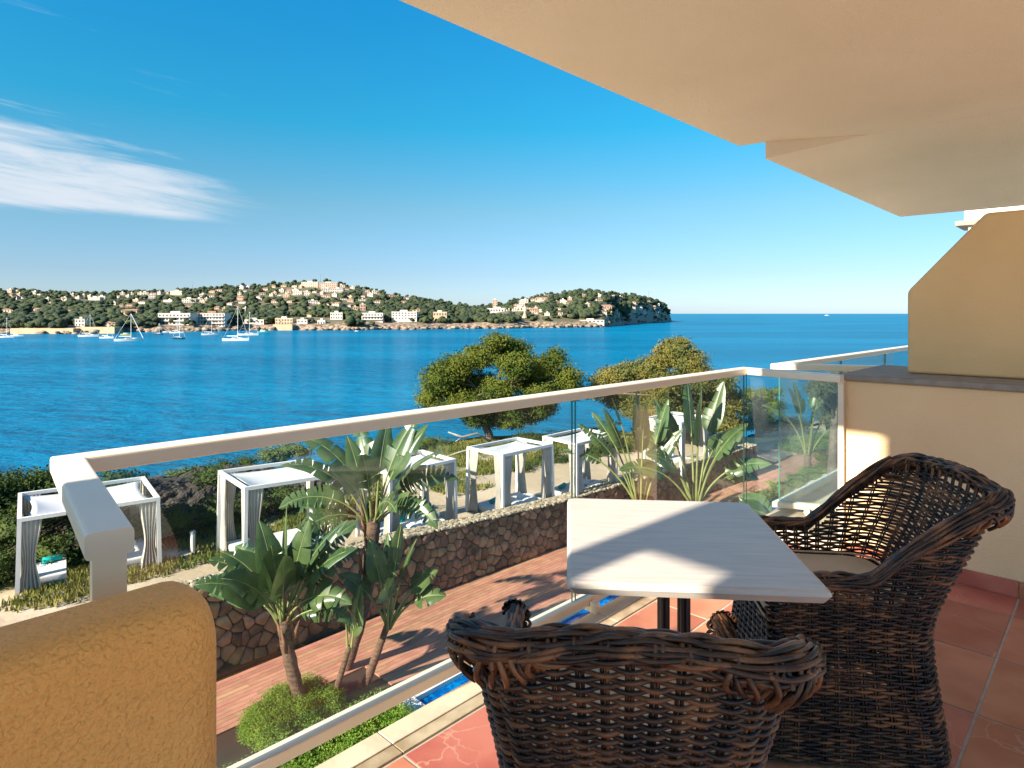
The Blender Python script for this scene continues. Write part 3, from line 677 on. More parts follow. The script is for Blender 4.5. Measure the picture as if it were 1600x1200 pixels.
for i in range(n):
    a = lerp(S0, S1, i / n); b = lerp(S0, S1, (i + 1) / n)
    m.hexa([WP(a, -.1), WP(b, -.1), WP(b, -.1, -.5), WP(a, -.1, -.5), WP(a, wtop(a) - ZD - .05), WP(b, wtop(b) - ZD - .05), WP(b, wtop(b) - ZD - .05, -.5), WP(a, wtop(a) - ZD - .05, -.5)])
m.build('wall_core', M['mortar'], wroot)
rs = random.Random(11); seeds = {}; cs = .285
ns_ = int((S1 - S0) / cs)
for i in range(-1, ns_ + 1):
    for j in range(-1, 9):
        seeds[(i, j)] = (S0 + (i + .5 + rs.uniform(-.42, .42) + (.5 if j % 2 else 0)) * cs, (j + .5 + rs.uniform(-.38, .38)) * cs * .93)
for k_ in list(seeds):
    if rs.random() < .2 and 0 <= k_[1] < 7: del seeds[k_]
def clip(poly, mx_, my_, nx, ny):
    out = []; n = len(poly)
    for i in range(n):
        a = poly[i]; b = poly[(i + 1) % n]; da = (a[0] - mx_) * nx + (a[1] - my_) * ny; db = (b[0] - mx_) * nx + (b[1] - my_) * ny
        if da <= 0: out.append(a)
        if da * db < 0: t = da / (da - db); out.append((a[0] + (b[0] - a[0]) * t, a[1] + (b[1] - a[1]) * t))
    return out
def stone(mb, poly, ctr, off, shrink):
    cx, cy = ctr; n = len(poly); pts = []
    # rounded outline
    for i in range(n):
        a = poly[i]; b = poly[(i + 1) % n]
        for t in (.14, .86): pts.append((a[0] + (b[0] - a[0]) * t, a[1] + (b[1] - a[1]) * t))
    k = len(pts); vs = []
    for r_, o_ in ((1 - shrink * .25, -.02), (1 - shrink, off * .7), (.74, off)):
        for (x, y) in pts: vs.append(WP(cx + (x - cx) * r_, cy + (y - cy) * r_, o_ + rs.uniform(-.004, .004)))
    vs.append(WP(cx, cy, off + rs.uniform(0, .012)))
    fs = [(q * k + i, q * k + (i + 1) % k, (q + 1) * k + (i + 1) % k, (q + 1) * k + i) for q in range(2) for i in range(k)] + [(2 * k + i, 2 * k + (i + 1) % k, 3 * k) for i in range(k)]
    mb.add(vs, fs)
far = MB(); cells = []
for (i, j), (x, y) in seeds.items():
    if i < 0 or i >= ns_ or j < 0: continue
    htop = wtop(x) - ZD - .10
    if y > htop + .1: continue
    poly = [(x - .34, y - .3), (x + .34, y - .3), (x + .34, y + .3), (x - .34, y + .3)]
    for di in (-2, -1, 0, 1, 2):
        for dj in (-2, -1, 0, 1, 2):
            q = seeds.get((i + di, j + dj))
            if q is None or (di == 0 and dj == 0): continue
            dx, dy = q[0] - x, q[1] - y; poly = clip(poly, x + dx / 2, y + dy / 2, dx, dy)
    poly = clip(poly, x, htop, 0, 1); poly = clip(poly, x, 0, 0, -1)
    if len(poly) < 3: continue
    ar = abs(sum(poly[a][0] * poly[(a + 1) % len(poly)][1] - poly[(a + 1) % len(poly)][0] * poly[a][1] for a in range(len(poly)))) / 2
    if ar < .012: continue
    cx = sum(p[0] for p in poly) / len(poly); cy = sum(p[1] for p in poly) / len(poly); cells.append((x, poly, (cx, cy)))
near = [c for c in cells if -1.2 < c[0]]; near.sort(key=lambda c: c[0]); nn = 0
for c in cells:
    isn = c[0] > -1.2 and nn < 300 and c in near[:300]
    mb = MB() if isn else far
    stone(mb, c[1], c[2], rs.uniform(.025, .07), .10)
    if isn: mb.build('stone', M['stone'], wroot, smooth=True); nn += 1
tag(far.build('stone_mass', pmat('far_rubble_stone', (.34, .21, .12), (.18, .11, .07), 2.2, .92, .8, 14, 6, detail=6, dist=.03), wroot, smooth=True), kind='stuff')
# pale rubble cap
M['cap_stone'] = pmat('pale_cap_rubble', (.44, .35, .26), (.28, .22, .16), 5, .95, .9, 25, 5, randv=.15, dist=.02)
cm = MB(); s = S0
while s < S1:
    for o in (-.46, -.34, -.22, -.10, .0):
        ln = rs.uniform(.12, .27); c = WP(s + rs.uniform(-.05, .05), wtop(s) - ZD - .055 + rs.uniform(-.015, .02), o + rs.uniform(-.02, .02)); rx, ry, rz = ln * .62, rs.uniform(.06, .095), rs.uniform(.035, .06)
        vs = []; 
        for kz, kr in ((-1, .7), (-.1, 1.05), (.75, .75), ):
            for q in range(6):
                a = q * math.pi / 3 + rs.uniform(-.2, .2); vs.append(c + wd * (rx * kr * math.cos(a)) + wn * (ry * kr * math.sin(a)) + Vector((0, 0, rz * kz + rs.uniform(-.008, .008))))
        cm.add(vs, [(q, (q + 1) % 6, 6 + (q + 1) % 6, 6 + q) for q in range(6)] + [(6 + q, 6 + (q + 1) % 6, 12 + (q + 1) % 6, 12 + q) for q in range(6)] + [(12, 13, 14, 15, 16, 17)])
    s += .17
tag(cm.build('cap_rubble', M['cap_stone'], wroot, smooth=False, fix=False), kind='stuff')

# ------------------------------------------------------------------ foliage helpers
M['pine_leaf'] = pmat('pine_needles', (.050, .082, .014), (.115, .135, .020), .9, .9, trans=.12, detail=2, spec=.15)
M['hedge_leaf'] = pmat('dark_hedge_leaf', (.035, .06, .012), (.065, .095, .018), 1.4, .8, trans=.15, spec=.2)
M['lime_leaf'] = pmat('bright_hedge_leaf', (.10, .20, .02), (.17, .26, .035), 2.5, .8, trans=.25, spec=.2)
M['olive_leaf'] = pmat('yellow_green_leaf', (.16, .17, .03), (.10, .13, .03), 2, .8, trans=.2, spec=.2)
M['grey_leaf'] = pmat('grey_green_feathery', (.10, .12, .075), (.14, .15, .09), 2, .8, trans=.2)
M['bark'] = pmat('grey_pine_bark', (.22, .17, .13), (.12, .09, .07), 5, .95, .9, 12, dist=.03)
def clump_cloud(spec, dens, size, flat=.55, seed=1, inner=.55):
    dens *= 1.9
    """spec: list of (center, rx, ry, rz); returns card mesh arrays forming many small leafy tufts"""
    rs_ = np.random.RandomState(seed); C = []; Nn = []; S = []
    for (c, rx, ry, rz) in spec:
        nt_ = max(6, int(dens * (rx * ry + rx * rz + ry * rz) * 4))
        d = rs_.normal(size=(nt_, 3)); d /= np.linalg.norm(d, axis=1)[:, None]
        r = rs_.uniform(inner, 1.0, size=(nt_, 1)) ** .6
        tuft = np.array(c) + d * r * np.array([rx, ry, rz]) * rs_.uniform(.82, 1.12, size=(nt_, 1)); ts = rs_.uniform(.6, 1.3, nt_) * size * 3.2
        k = 18; off = rs_.normal(size=(nt_, k, 3)); off /= np.linalg.norm(off, axis=2)[..., None]; off *= rs_.uniform(.3, 1, size=(nt_, k, 1)) ** .5
        off[..., 2] = off[..., 2] * flat + .1
        P = tuft[:, None, :] + off * ts[:, None, None]
        nn_ = off + d[:, None, :] * .6 + np.array([0, 0, .5]); C.append(P.reshape(-1, 3)); Nn.append(nn_.reshape(-1, 3)); S.append(np.repeat(rs_.uniform(.7, 1.3, nt_) * size, k))
    C = np.concatenate(C); Nn = np.concatenate(Nn); Nn /= np.linalg.norm(Nn, axis=1)[:, None] + 1e-9
    return cards(C, np.concatenate(S), Nn, .55, .55, rs_)
def bush(name, spec, size, dens, mat, label, cat, group=None, seed=1, stems=True):
    c0 = Vector(spec[0][0]); base = Vector((c0.x, c0.y, c0.z - spec[0][3]))
    root = empty(name, base, 0, label, cat, group)
    V, F = clump_cloud([((s[0][0], s[0][1], s[0][2]), s[1], s[2], s[3]) for s in spec], dens, size, seed=seed, inner=.5)
    npmesh('foliage', V, F, mat, root, off=base)
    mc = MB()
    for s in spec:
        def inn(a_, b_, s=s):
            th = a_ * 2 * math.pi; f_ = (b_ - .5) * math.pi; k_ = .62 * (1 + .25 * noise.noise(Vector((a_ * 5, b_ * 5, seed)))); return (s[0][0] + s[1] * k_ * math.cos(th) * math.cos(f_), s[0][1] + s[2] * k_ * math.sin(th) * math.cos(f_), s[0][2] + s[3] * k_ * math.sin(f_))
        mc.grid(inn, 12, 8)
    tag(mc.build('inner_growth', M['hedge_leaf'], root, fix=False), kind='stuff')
    if stems:
        m = MB(); rr = random.Random(seed)
        for s in spec:
            for q in range(3):
                a = rr.uniform(0, 6.28); e = Vector(s[0]) + Vector((math.cos(a) * s[1] * .5, math.sin(a) * s[2] * .5, s[3] * .4)); m.tube([base + Vector((rr.uniform(-.1, .1), rr.uniform(-.1, .1), -.1)), (base + e) / 2 + Vector((0, 0, -.1)), e], [.03, .02, .008], 5)
        m.build('stems', M['bark'], root, smooth=True)
    return root
# pines beyond the cabanas
def pine(base, lobes, trunk, label, seed, size=.10, dens=5.2, mat=None):
    base = Vector(base); root = empty('pine_tree', base, 0, label, 'tree', 'pines at the edge of the terrace')
    m = MB(); m.tube(trunk, [lerp(.26, .10, i / (len(trunk) - 1)) for i in range(len(trunk))], 8); m.build('trunk', M['bark'], root, smooth=True)
    top = Vector(trunk[-1]); mid = Vector(trunk[len(trunk) // 2]); rr = random.Random(seed)
    for (c, rx, ry, rz) in lobes:
        m = MB(); c = Vector(c); st = mid.lerp(top, rr.uniform(0, 1)); k1 = st.lerp(c, .5) + Vector((rr.uniform(-.3, .3), rr.uniform(-.3, .3), rr.uniform(-.35, .1)))
        m.tube([st, k1, c], [.085, .06, .02], 6)
        for q in range(4): e = c + Vector((rr.uniform(-1, 1) * rx * .8, rr.uniform(-1, 1) * ry * .8, rr.uniform(-.2, .8) * rz)); m.tube([k1.lerp(c, .5), e], [.03, .01], 4)
        m.build('limb', M['bark'], root, smooth=True)
    V, F = clump_cloud([(tuple(c), rx, ry, rz) for c, rx, ry, rz in lobes], dens * 2.3, size * 1.15, flat=.5, seed=seed, inner=.35)
    npmesh('crown', V, F, mat or M['pine_leaf'], root, off=base)
    mc = MB()
    for (c_, rx, ry, rz) in lobes:
        def inn(a_, b_, c_=c_, rx=rx, ry=ry, rz=rz):
            th = a_ * 2 * math.pi; f_ = (b_ - .5) * math.pi; k_ = .60 * (1 + .35 * noise.noise(Vector((a_ * 6, b_ * 6, c_.x)))); return (c_.x + rx * k_ * math.cos(th) * math.cos(f_), c_.y + ry * k_ * math.sin(th) * math.cos(f_), c_.z + rz * k_ * math.sin(f_))
        mc.grid(inn, 12, 8)
    tag(mc.build('inner_growth', mat or M['pine_leaf'], root, fix=False), kind='stuff')
    return root
def lobes_px(lst, d0, sd):
    rr = random.Random(sd); out = []
    for (px, py, rpx, rpy) in lst:
        d = d0 + rr.uniform(-1.2, 1.2); c = PD(px, py, d); rx = rpx * d / FX; out.append((c, rx, rx * .95, rpy * d / FX))
    return out
B1 = PD(768, 692, 35)
pine(B1, lobes_px([(688, 592, 34, 28), (672, 622, 22, 20), (712, 575, 30, 24), (745, 560, 30, 22), (790, 550, 42, 26), (775, 535, 24, 14), (806, 570, 34, 24), (748, 600, 32, 22), (720, 625, 30, 18), (780, 610, 30, 22), (820, 595, 30, 22), (850, 578, 30, 24), (868, 560, 20, 16), (884, 592, 28, 24), (895, 612, 20, 16), (850, 615, 32, 20), (800, 638, 30, 18), (828, 650, 24, 14), (760, 640, 24, 14), (700, 605, 28, 22), (845, 640, 28, 14), (730, 630, 26, 18), (770, 655, 30, 14), (800, 660, 26, 12), (742, 655, 20, 12), (690, 640, 20, 12), (715, 600, 30, 24)], 35, 3),
     [B1 + Vector((0, 0, -.3)), B1 + Vector((-.15, 0, .5)), B1 + Vector((-.5, 0, 1.3)), B1 + Vector((.1, 0, 2.2)), B1 + Vector((.6, 0, 3.4))], 'broad green pine with billowing crown behind the middle cabanas', 5)
B2 = PD(1075, 690, 36)
pine(B2, lobes_px([(932, 612, 18, 14), (1130, 600, 22, 22), (1148, 630, 20, 22), (1135, 665, 22, 16), (1060, 655, 30, 20), (1000, 640, 30, 18), (955, 590, 26, 18), (940, 600, 20, 14), (985, 582, 26, 18), (1015, 575, 24, 20), (1040, 560, 26, 22), (1058, 545, 28, 18), (1075, 565, 30, 26), (1092, 590, 26, 24), (1040, 600, 34, 24), (1000, 612, 34, 22), (965, 625, 28, 16), (1075, 625, 34, 24), (1110, 620, 26, 26), (1030, 635, 32, 20), (1125, 650, 22, 22), (1095, 655, 26, 20)], 36, 4),
     [B2 + Vector((0, 0, -.5)), B2 + Vector((-.2, 0, .8)), B2 + Vector((.1, 0, 1.8)), B2 + Vector((-.6, 0, 3.2))], 'yellowish green pine with a peaked crown behind the right palms', 9, mat=pmat('autumn_pine_needles', (.065, .088, .016), (.155, .14, .024), .8, .85, trans=.12, detail=2))
B3 = PD(1185, 668, 41)
pine(B3, lobes_px([(1180, 640, 26, 16), (1195, 620, 20, 14), (1210, 635, 20, 14), (1172, 618, 14, 12), (1165, 640, 14, 12), (1215, 612, 10, 8), (1190, 652, 22, 8)], 41, 6),
     [B3 + Vector((0, 0, -1)), B3 + Vector((0, 0, .2)), B3 + Vector((.1, 0, .9))], 'small light green pine standing alone between the palms and the sea', 12, size=.085, dens=4)
B4 = PD(1300, 700, 30)
pine(B4, lobes_px([(1290, 600, 24, 16), (1305, 620, 30, 24), (1275, 610, 16, 14), (1300, 650, 26, 20), (1320, 590, 24, 16), (1335, 630, 26, 26)], 30, 8),
     [B4 + Vector((0, 0, -1.5)), B4 + Vector((.1, 0, 1)), B4 + Vector((.2, 0, 2.4))], 'grey green feathery tree seen through the glass beside the end wall', 14, size=.07, dens=7, mat=M['grey_leaf'])
# bleached fallen branches under the pines
m = MB(); m.tube([PD(700, 675, 33), PD(722, 683, 33), PD(745, 677, 33.5), PD(766, 690, 34)], [.03, .06, .06, .08], 6); m.tube([PD(722, 683, 33), PD(712, 690, 32.6)], [.04, .02], 5); m.tube([PD(690, 716, 31), PD(720, 706, 31.5), PD(750, 700, 32), PD(775, 702, 32.5)], [.03, .05, .06, .05], 6)
tag(m.build('dead_branch', pmat('bleached_wood', (.42, .36, .29), (.3, .25, .2), 4, .9), smooth=True), 'bleached bare branches lying under the broad pine', 'branch')
# hedges and shrubs on the terrace
def pb(px, py, d, rpx, rpy, deep=1.): r = rpx * d / FX; return (PD(px, py, d), r, r * deep, rpy * d / FX)
bush('hedge', [pb(20, 775, 22.5, 55, 38), pb(80, 765, 23, 50, 34), pb(-40, 790, 21, 60, 50), pb(30, 830, 21, 55, 50), pb(95, 830, 22, 50, 50), pb(140, 800, 23, 40, 40), pb(180, 820, 23, 40, 50), pb(210, 850, 22, 30, 40), pb(55, 880, 20.5, 50, 35), pb(120, 880, 21, 50, 30)], .12, 9, M['hedge_leaf'], 'dense dark hedge behind the leftmost cabana', 'hedge', seed=21)
bush('shrub', [pb(275, 748, 24, 26, 17), pb(290, 742, 24, 14, 13), pb(262, 758, 24, 16, 12)], .08, 9, M['olive_leaf'], 'yellow green shrub on the cliff edge right of the leftmost cabana', 'shrub', seed=22)
bush('shrub', [pb(425, 711, 26, 26, 12), pb(450, 704, 26, 22, 13), pb(472, 706, 26, 18, 10)], .08, 9, M['olive_leaf'], 'wide yellow green shrub beyond the second cabana roof', 'shrub', seed=23)
for k, (px, py, d, rx, ry) in enumerate([(295, 845, 20, 22, 16), (345, 838, 20.5, 18, 16), (395, 850, 20.5, 24, 14), (440, 845, 21, 26, 14)]):
    bush('shrub', [pb(px, py, d, rx, ry), pb(px + rx * .6, py + 4, d, rx * .7, ry * .8)], .07, 10, M['hedge_leaf'], ['low leafy shrub against the rocks left of the second cabana', 'leafy shrub behind the left curtain of the second cabana', 'leafy shrub in the shade inside view of the second cabana', 'leafy shrub behind the right side of the second cabana'][k], 'shrub', seed=30 + k)
bush('hedge', [pb(690, 770, 26, 26, 14), pb(720, 766, 26.5, 26, 14), pb(755, 765, 27, 24, 14), pb(670, 778, 25.5, 18, 12), pb(780, 770, 27, 14, 10)], .075, 12, M['hedge_leaf'], 'clipped dark green hedge behind the middle cabanas', 'hedge', seed=41)
bush('hedge', [pb(815, 733, 29, 22, 16), pb(845, 728, 30, 24, 18), pb(875, 722, 30.5, 22, 15), pb(900, 715, 31, 20, 12), pb(838, 745, 29, 20, 10), pb(860, 708, 31, 20, 10)], .075, 12, M['hedge_leaf'], 'dark leafy hedge between the third and fourth cabanas', 'hedge', seed=42)
bush('shrub', [pb(655, 700, 33, 26, 12), pb(690, 695, 34, 24, 10), pb(672, 690, 34, 20, 9)], .08, 5, M['pine_leaf'], 'low green shrub at the water edge left of the broad pine', 'shrub', seed=43)
bush('shrub', [pb(720, 730, 30, 30, 10), pb(760, 722, 31, 26, 9)], .08, 9, M['olive_leaf'], 'low scrub on the dry grass under the broad pine', 'shrub', seed=44)
bush('shrub', [pb(825, 690, 34, 34, 14), pb(870, 686, 35, 30, 12), pb(900, 690, 35, 24, 10)], .08, 10, M['hedge_leaf'], 'dark scrub at the foot of the broad pine on its right', 'shrub', seed=45)
bush('hedge', [pb(1085, 668, 38, 40, 12), pb(1140, 662, 40, 34, 12), pb(1190, 664, 42, 34, 10), pb(1235, 662, 43, 30, 10)], .09, 10, M['hedge_leaf'], 'dark hedge above the curved tan wall by the sea', 'hedge', seed=46)
bush('ground_cover', [pb(1240, 700, 38, 26, 8), pb(1265, 692, 38, 34, 12), pb(1300, 688, 38, 34, 14)], .07, 14, pmat('green_cover_leaf', (.05, .14, .03), (.08, .18, .035), 1, .8, trans=.15), 'smooth green mound of ground cover beyond the deck', 'plant', seed=47, stems=False)
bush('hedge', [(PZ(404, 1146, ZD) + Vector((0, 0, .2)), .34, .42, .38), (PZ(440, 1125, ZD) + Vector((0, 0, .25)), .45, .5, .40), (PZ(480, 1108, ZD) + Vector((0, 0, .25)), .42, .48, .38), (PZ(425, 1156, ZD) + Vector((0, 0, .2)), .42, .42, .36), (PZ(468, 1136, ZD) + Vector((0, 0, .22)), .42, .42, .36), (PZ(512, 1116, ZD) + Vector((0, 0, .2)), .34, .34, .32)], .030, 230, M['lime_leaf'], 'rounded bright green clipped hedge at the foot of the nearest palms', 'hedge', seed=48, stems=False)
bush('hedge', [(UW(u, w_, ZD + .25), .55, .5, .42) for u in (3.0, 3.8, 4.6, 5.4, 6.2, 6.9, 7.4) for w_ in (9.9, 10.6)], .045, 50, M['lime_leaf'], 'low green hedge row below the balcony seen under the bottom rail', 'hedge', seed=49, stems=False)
bush('hedge', [(UW(u, 11.3 + .2 * math.sin(u * 3), ZD + .22), .7, .5, .3) for u in np.arange(24, 36, 1.0)], .06, 8, M['lime_leaf'], 'low green planting along the right part of the deck edge', 'hedge', seed=50, stems=False)
# rock bank behind the second cabana
def bank(a, b):
    u = lerp(-6, 15.5, a); prof = [(-6, 1.6), (0, 1.3), (3, .8), (5, .95), (7, 1.5), (10, 1.5), (12, 1.1), (14, .4), (15.5, .05)]
    hh = np.interp(u, [p[0] for p in prof], [p[1] for p in prof]) * (1 + .16 * noise.noise(Vector((u * 1.3, 0, 0))))
    q = b; w = lerp(21.6, 26.0, q); z = ZT - .1 + hh * min(1, math.sin(min(1, q * 2.2) * math.pi / 2)) * (1 if q < .6 else 1 - (q - .6) * 1.4)
    p = Vector((u, w, z)); dsp = noise.fractal(Vector((u * .9, w * .9, z * 1.2)), .8, 2, 7) * .30 + abs(noise.noise(Vector((u * 2.3, w * 2.3, z * 3)))) * .25
    return UW(u, w - dsp * (1 if q < .9 else 0), z + dsp * .3)
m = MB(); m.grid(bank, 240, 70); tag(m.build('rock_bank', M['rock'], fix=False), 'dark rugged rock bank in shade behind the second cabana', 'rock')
# curved low tan wall, far right
m = MB(); pts = [PD(1010, 690, 38), PD(1060, 686, 38.5), PD(1110, 687, 39), PD(1160, 690, 40), PD(1210, 690, 41.5), PD(1250, 686, 43)]
for a, b in zip(pts[:-1], pts[1:]): m.bar(a + Vector((0, 0, -.1)), b + Vector((0, 0, -.1)), .3, .7)
tag(m.build('curved_garden_wall', M['plaster']), 'low curved tan garden wall in front of the sea hedge', 'wall')
# shade beyond the stone wall's end, painted as a dark mottled sheet
pr2 = PZ(1212, 722, -8.6)
m = MB(); m.add([PZ(1186, 703, -8.06), PZ(1190, 724, -8.1), PZ(1212, 722, -8.1), PZ(1240, 709, -8.08), PZ(1215, 702, -8.06)], [(0, 1, 2, 3, 4)])
tag(m.build('shade_sheet', pmat('painted_shade', (.06, .07, .07), (.16, .15, .13), 2.2, .7, ramp=(.5, .56))), kind='structure')

# dry grass between the path and the cliff edge
def grass(n, u0, u1, w0, w1, size, mat, name, seed):
    rs_ = np.random.RandomState(seed); us_ = rs_.uniform(u0, u1, n); ws_ = rs_.uniform(w0, w1, n); P = []; 
    for u, w in zip(us_, ws_):
        if w > edge_w(u) - .3 or noise.noise(Vector((u * .55, w * .55, seed))) < -.08: continue
        p = UW(u, w, zter(u, w) + .04); P.append((p.x, p.y, p.z))
    P = np.array(P); k = 5; C = np.repeat(P, k, 0) + rs_.normal(size=(len(P) * k, 3)) * np.array([.09, .09, .02]); 
    a = rs_.uniform(0, 6.28, len(C)); h = rs_.uniform(.5, 1.2, len(C)) * size; d_ = np.stack([np.cos(a), np.sin(a), 0 * a], 1); tip = C + d_ * (h * rs_.uniform(-.5, .5, len(C)))[:, None] + np.array([0, 0, 1]) * h[:, None]
    V = np.stack([C - d_ * .03, C + d_ * .03, tip], 1).reshape(-1, 3); F = np.arange(len(V)).reshape(-1, 3)
    tag(npmesh(name, V, F, mat), kind='stuff')
M['dry_grass'] = pmat('dry_grass', (.22, .21, .06), (.12, .15, .035), .5, .9, trans=.2, spec=.1)
grass(22000, -4, 36, 18.6, 26, .15, M['dry_grass'], 'dry_grass', 3)
bush('shrub', [pb(350, 728, 24.5, 18, 8), pb(385, 722, 25, 20, 8)], .08, 9, M['hedge_leaf'], 'dark scrub on top of the rock bank above the second cabana', 'shrub', seed=71)
bush('hedge', [pb(560, 800, 21.6, 30, 18), pb(600, 790, 22, 30, 18), pb(520, 810, 21, 26, 16), pb(635, 782, 22.5, 20, 14)], .075, 10, M['hedge_leaf'], 'dark hedge behind the cabana that the tallest palm hides', 'hedge', seed=72)
bush('hedge', [pb(925, 706, 32, 26, 12), pb(965, 700, 33, 28, 12), pb(1005, 694, 34, 26, 12)], .08, 9, M['hedge_leaf'], 'dark hedge behind the cabana right of the glass joint', 'hedge', seed=73)

bush('hedge', [(UW(u, w_, ZT + h_), .75, .6, r_) for (u, w_, h_, r_) in ((0.5, 21.6, .45, .6), (1.6, 21.5, .5, .7), (2.7, 21.4, .45, .6), (3.8, 21.5, .4, .55), (4.9, 21.3, .45, .6), (6.0, 21.6, .4, .55), (7.2, 21.4, .5, .6), (8.4, 21.5, .45, .6), (9.6, 21.4, .45, .55), (10.8, 21.5, .45, .6), (3.2, 22.3, 1.0, .5), (5.2, 22.4, 1.2, .5), (8.8, 22.6, 1.5, .45))], .085, 9, M['hedge_leaf'], 'long dark green planting along the foot of the rock bank', 'hedge', seed=81)
bush('shrub', [(UW(u, w_, ZT + h_), .9, .8, .55) for (u, w_, h_) in ((1, 23.4, 1.2), (2.4, 23.6, 1.0), (4.2, 23.5, 1.0), (6.2, 23.6, 1.5))], .09, 9, M['hedge_leaf'], 'dark bushes growing over the top of the rock bank', 'shrub', seed=82)
# ================================================================== CABANAS
M['cab_frame'] = pmat('white_cabana_frame', (.70, .70, .70), (.64, .64, .64), 1, .5)
M['canvas'] = pmat('white_canvas', (.72, .72, .74), (.68, .68, .70), 2, .9, .15, 60, trans=.25)
M['curtain'] = pmat('pale_grey_curtain', (.64, .61, .56), (.56, .53, .48), 2, .95, .1, 40, trans=.25)
M['mattress'] = pmat('white_mattress', (.62, .61, .60), (.56, .55, .54), 2, .9, .1, 30)
M['towel'] = pmat('turquoise_towel', (.0, .36, .34), (.0, .30, .29), 6, .95, .4, 60)
M['pillow'] = pmat('light_grey_pillow', (.60, .61, .62), (.54, .55, .56), 4, .95, .15, 40)
def cabana(near, a, b, La, Lb, zr, zg, label, curtains, canopy_shift, towels, pillows, name):
    """near: xy of the corner towards the viewer; a along the row, b away; z relative to the eye"""
    a = Vector((a[0], a[1], 0)).normalized(); b = Vector((b[0], b[1], 0)).normalized()
    def P(s, t, z): return Vector((near[0], near[1], 0)) + a * s + b * t + Vector((0, 0, z + E))
    root = empty('cabana', P(0, 0, zg), 0, label, 'cabana', 'white curtained cabanas in a row on the terrace')
    T = .095; sp = .045
    C = [(0, 0), (La, 0), (La, Lb), (0, Lb)]
    for (s, t) in C:
        ds = -1 if s == 0 else 1; dt = -1 if t == 0 else 1
        m = MB(); m.bar(P(s - ds * T / 2, t - dt * T / 2, zr - T), P(s - ds * T / 2 + ds * sp, t - dt * T / 2 + dt * sp, zg - .1), T, T, up=(a.x, a.y, 0)); m.build('post', M['cab_frame'], root)
    for (c0, c1, ax) in ((0, 1, 0), (1, 2, 1), (2, 3, 0), (3, 0, 1)):
        s0, t0 = C[c0]; s1, t1 = C[c1]
        cx = La / 2; ct = Lb / 2; i = lambda s, t: (s - math.copysign(T / 2, s - cx), t - math.copysign(T / 2, t - ct))
        p0 = i(s0, t0); p1 = i(s1, t1)
        if ax == 0: p0 = (p0[0] - math.copysign(T / 2, p1[0] - p0[0]), p0[1]); p1 = (p1[0] + math.copysign(T / 2, p1[0] - p0[0]), p1[1])
        else: p0 = (p0[0], p0[1] + math.copysign(T / 2 + .002, p1[1] - p0[1])); p1 = (p1[0], p1[1] - math.copysign(T / 2 + .002, p1[1] - p0[1]))
        m = MB(); m.bar(P(*p0, zr - T / 2), P(*p1, zr - T / 2), T * .99, T); m.build('roof_beam', M['cab_frame'], root)
    m = MB(); x0, x1, y0, y1 = canopy_shift
    def cn(u_, v_):
        s = lerp(.13, La - .13, u_); t = lerp(.13, Lb - .13, v_)
        # edges curve inwards between the tied corners
        ins = .16; s = lerp(s, La / 2, (1 - abs(2 * u_ - 1)) * 0 + abs(2 * u_ - 1) * ins * 4 * v_ * (1 - v_) * .8); t = lerp(t, Lb / 2, abs(2 * v_ - 1) * ins * 4 * u_ * (1 - u_) * 1.6)
        z = zr - .03 - .30 * 16 * u_ * (1 - u_) * v_ * (1 - v_) * .8 - .07
        return P(s, t, z)
    m.grid(cn, 16, 14); o = m.build('canopy', M['canvas'], root, smooth=True, solid=.008)
    rr = random.Random(hash(label) % 1000 if False else len(label))
    for (s, t, dirn, wdt, tie) in curtains:      # gathered drapes
        m = MB(); along = a if dirn == 'a' else b
        c = P(s, t, 0); c.z = 0; H = zr - T - zg; ph = rr.uniform(0, 6)
        def dr(u_, v_):
            zt_ = zr - T - .01 - v_ * (H - .06); w_ = wdt * 1.2 * (1 if v_ < .02 else lerp(1., .5, sm(v_ / tie)) if v_ < tie else lerp(.5, .95, sm((v_ - tie) / (1 - tie))))
            lean = .10 * v_; q = (u_ - .5) * w_; amp = .045 * (.5 + .5 * v_)
            n_ = Vector((along.y, -along.x, 0))
            return c + along * (q) + n_ * (amp * math.sin(u_ * 5.5 * 2 * math.pi + ph + .6 * math.sin(v_ * 3)) + .012) + Vector((0, 0, zt_ + E))
        m.grid(dr, 44, 14); m.build('curtain', M['curtain'], root, smooth=True, solid=.004)
    m = MB(); 
    def W4(s0, s1, t0, t1, z0, z1): m.hexa([P(s0, t0, z0), P(s1, t0, z0), P(s1, t1, z0), P(s0, t1, z0), P(s0, t0, z1), P(s1, t0, z1), P(s1, t1, z1), P(s0, t1, z1)])
    W4(.2, La - .2, .2, Lb - .2, zg, zg + .14); m.build('bed_base', M['cab_frame'], root)
    m = MB(); W4(.16, La - .16, .16, Lb - .16, zg + .141, zg + .34); m.build('mattress', M['mattress'], root, bevel=.05)
    zt = zg + .342
    for k, (s, t, ang, lb_) in enumerate(towels):
        m = MB(); c = P(s, t, zt + .085); d = (a * math.cos(ang) + b * math.sin(ang)); m.tube([c - d * .23, c - d * .22, c + d * .22, c + d * .23], [.06, .085, .085, .06], 12)
        r2 = Vector((0, 0, .001)); m.tube([c - d * .225 + Vector((0, 0, 0)), c + d * .225], [.03, .03], 6)
        tag(m.build('rolled_towel', M['towel'], smooth=True), lb_, 'towel', 'turquoise rolled towels on the cabana beds')
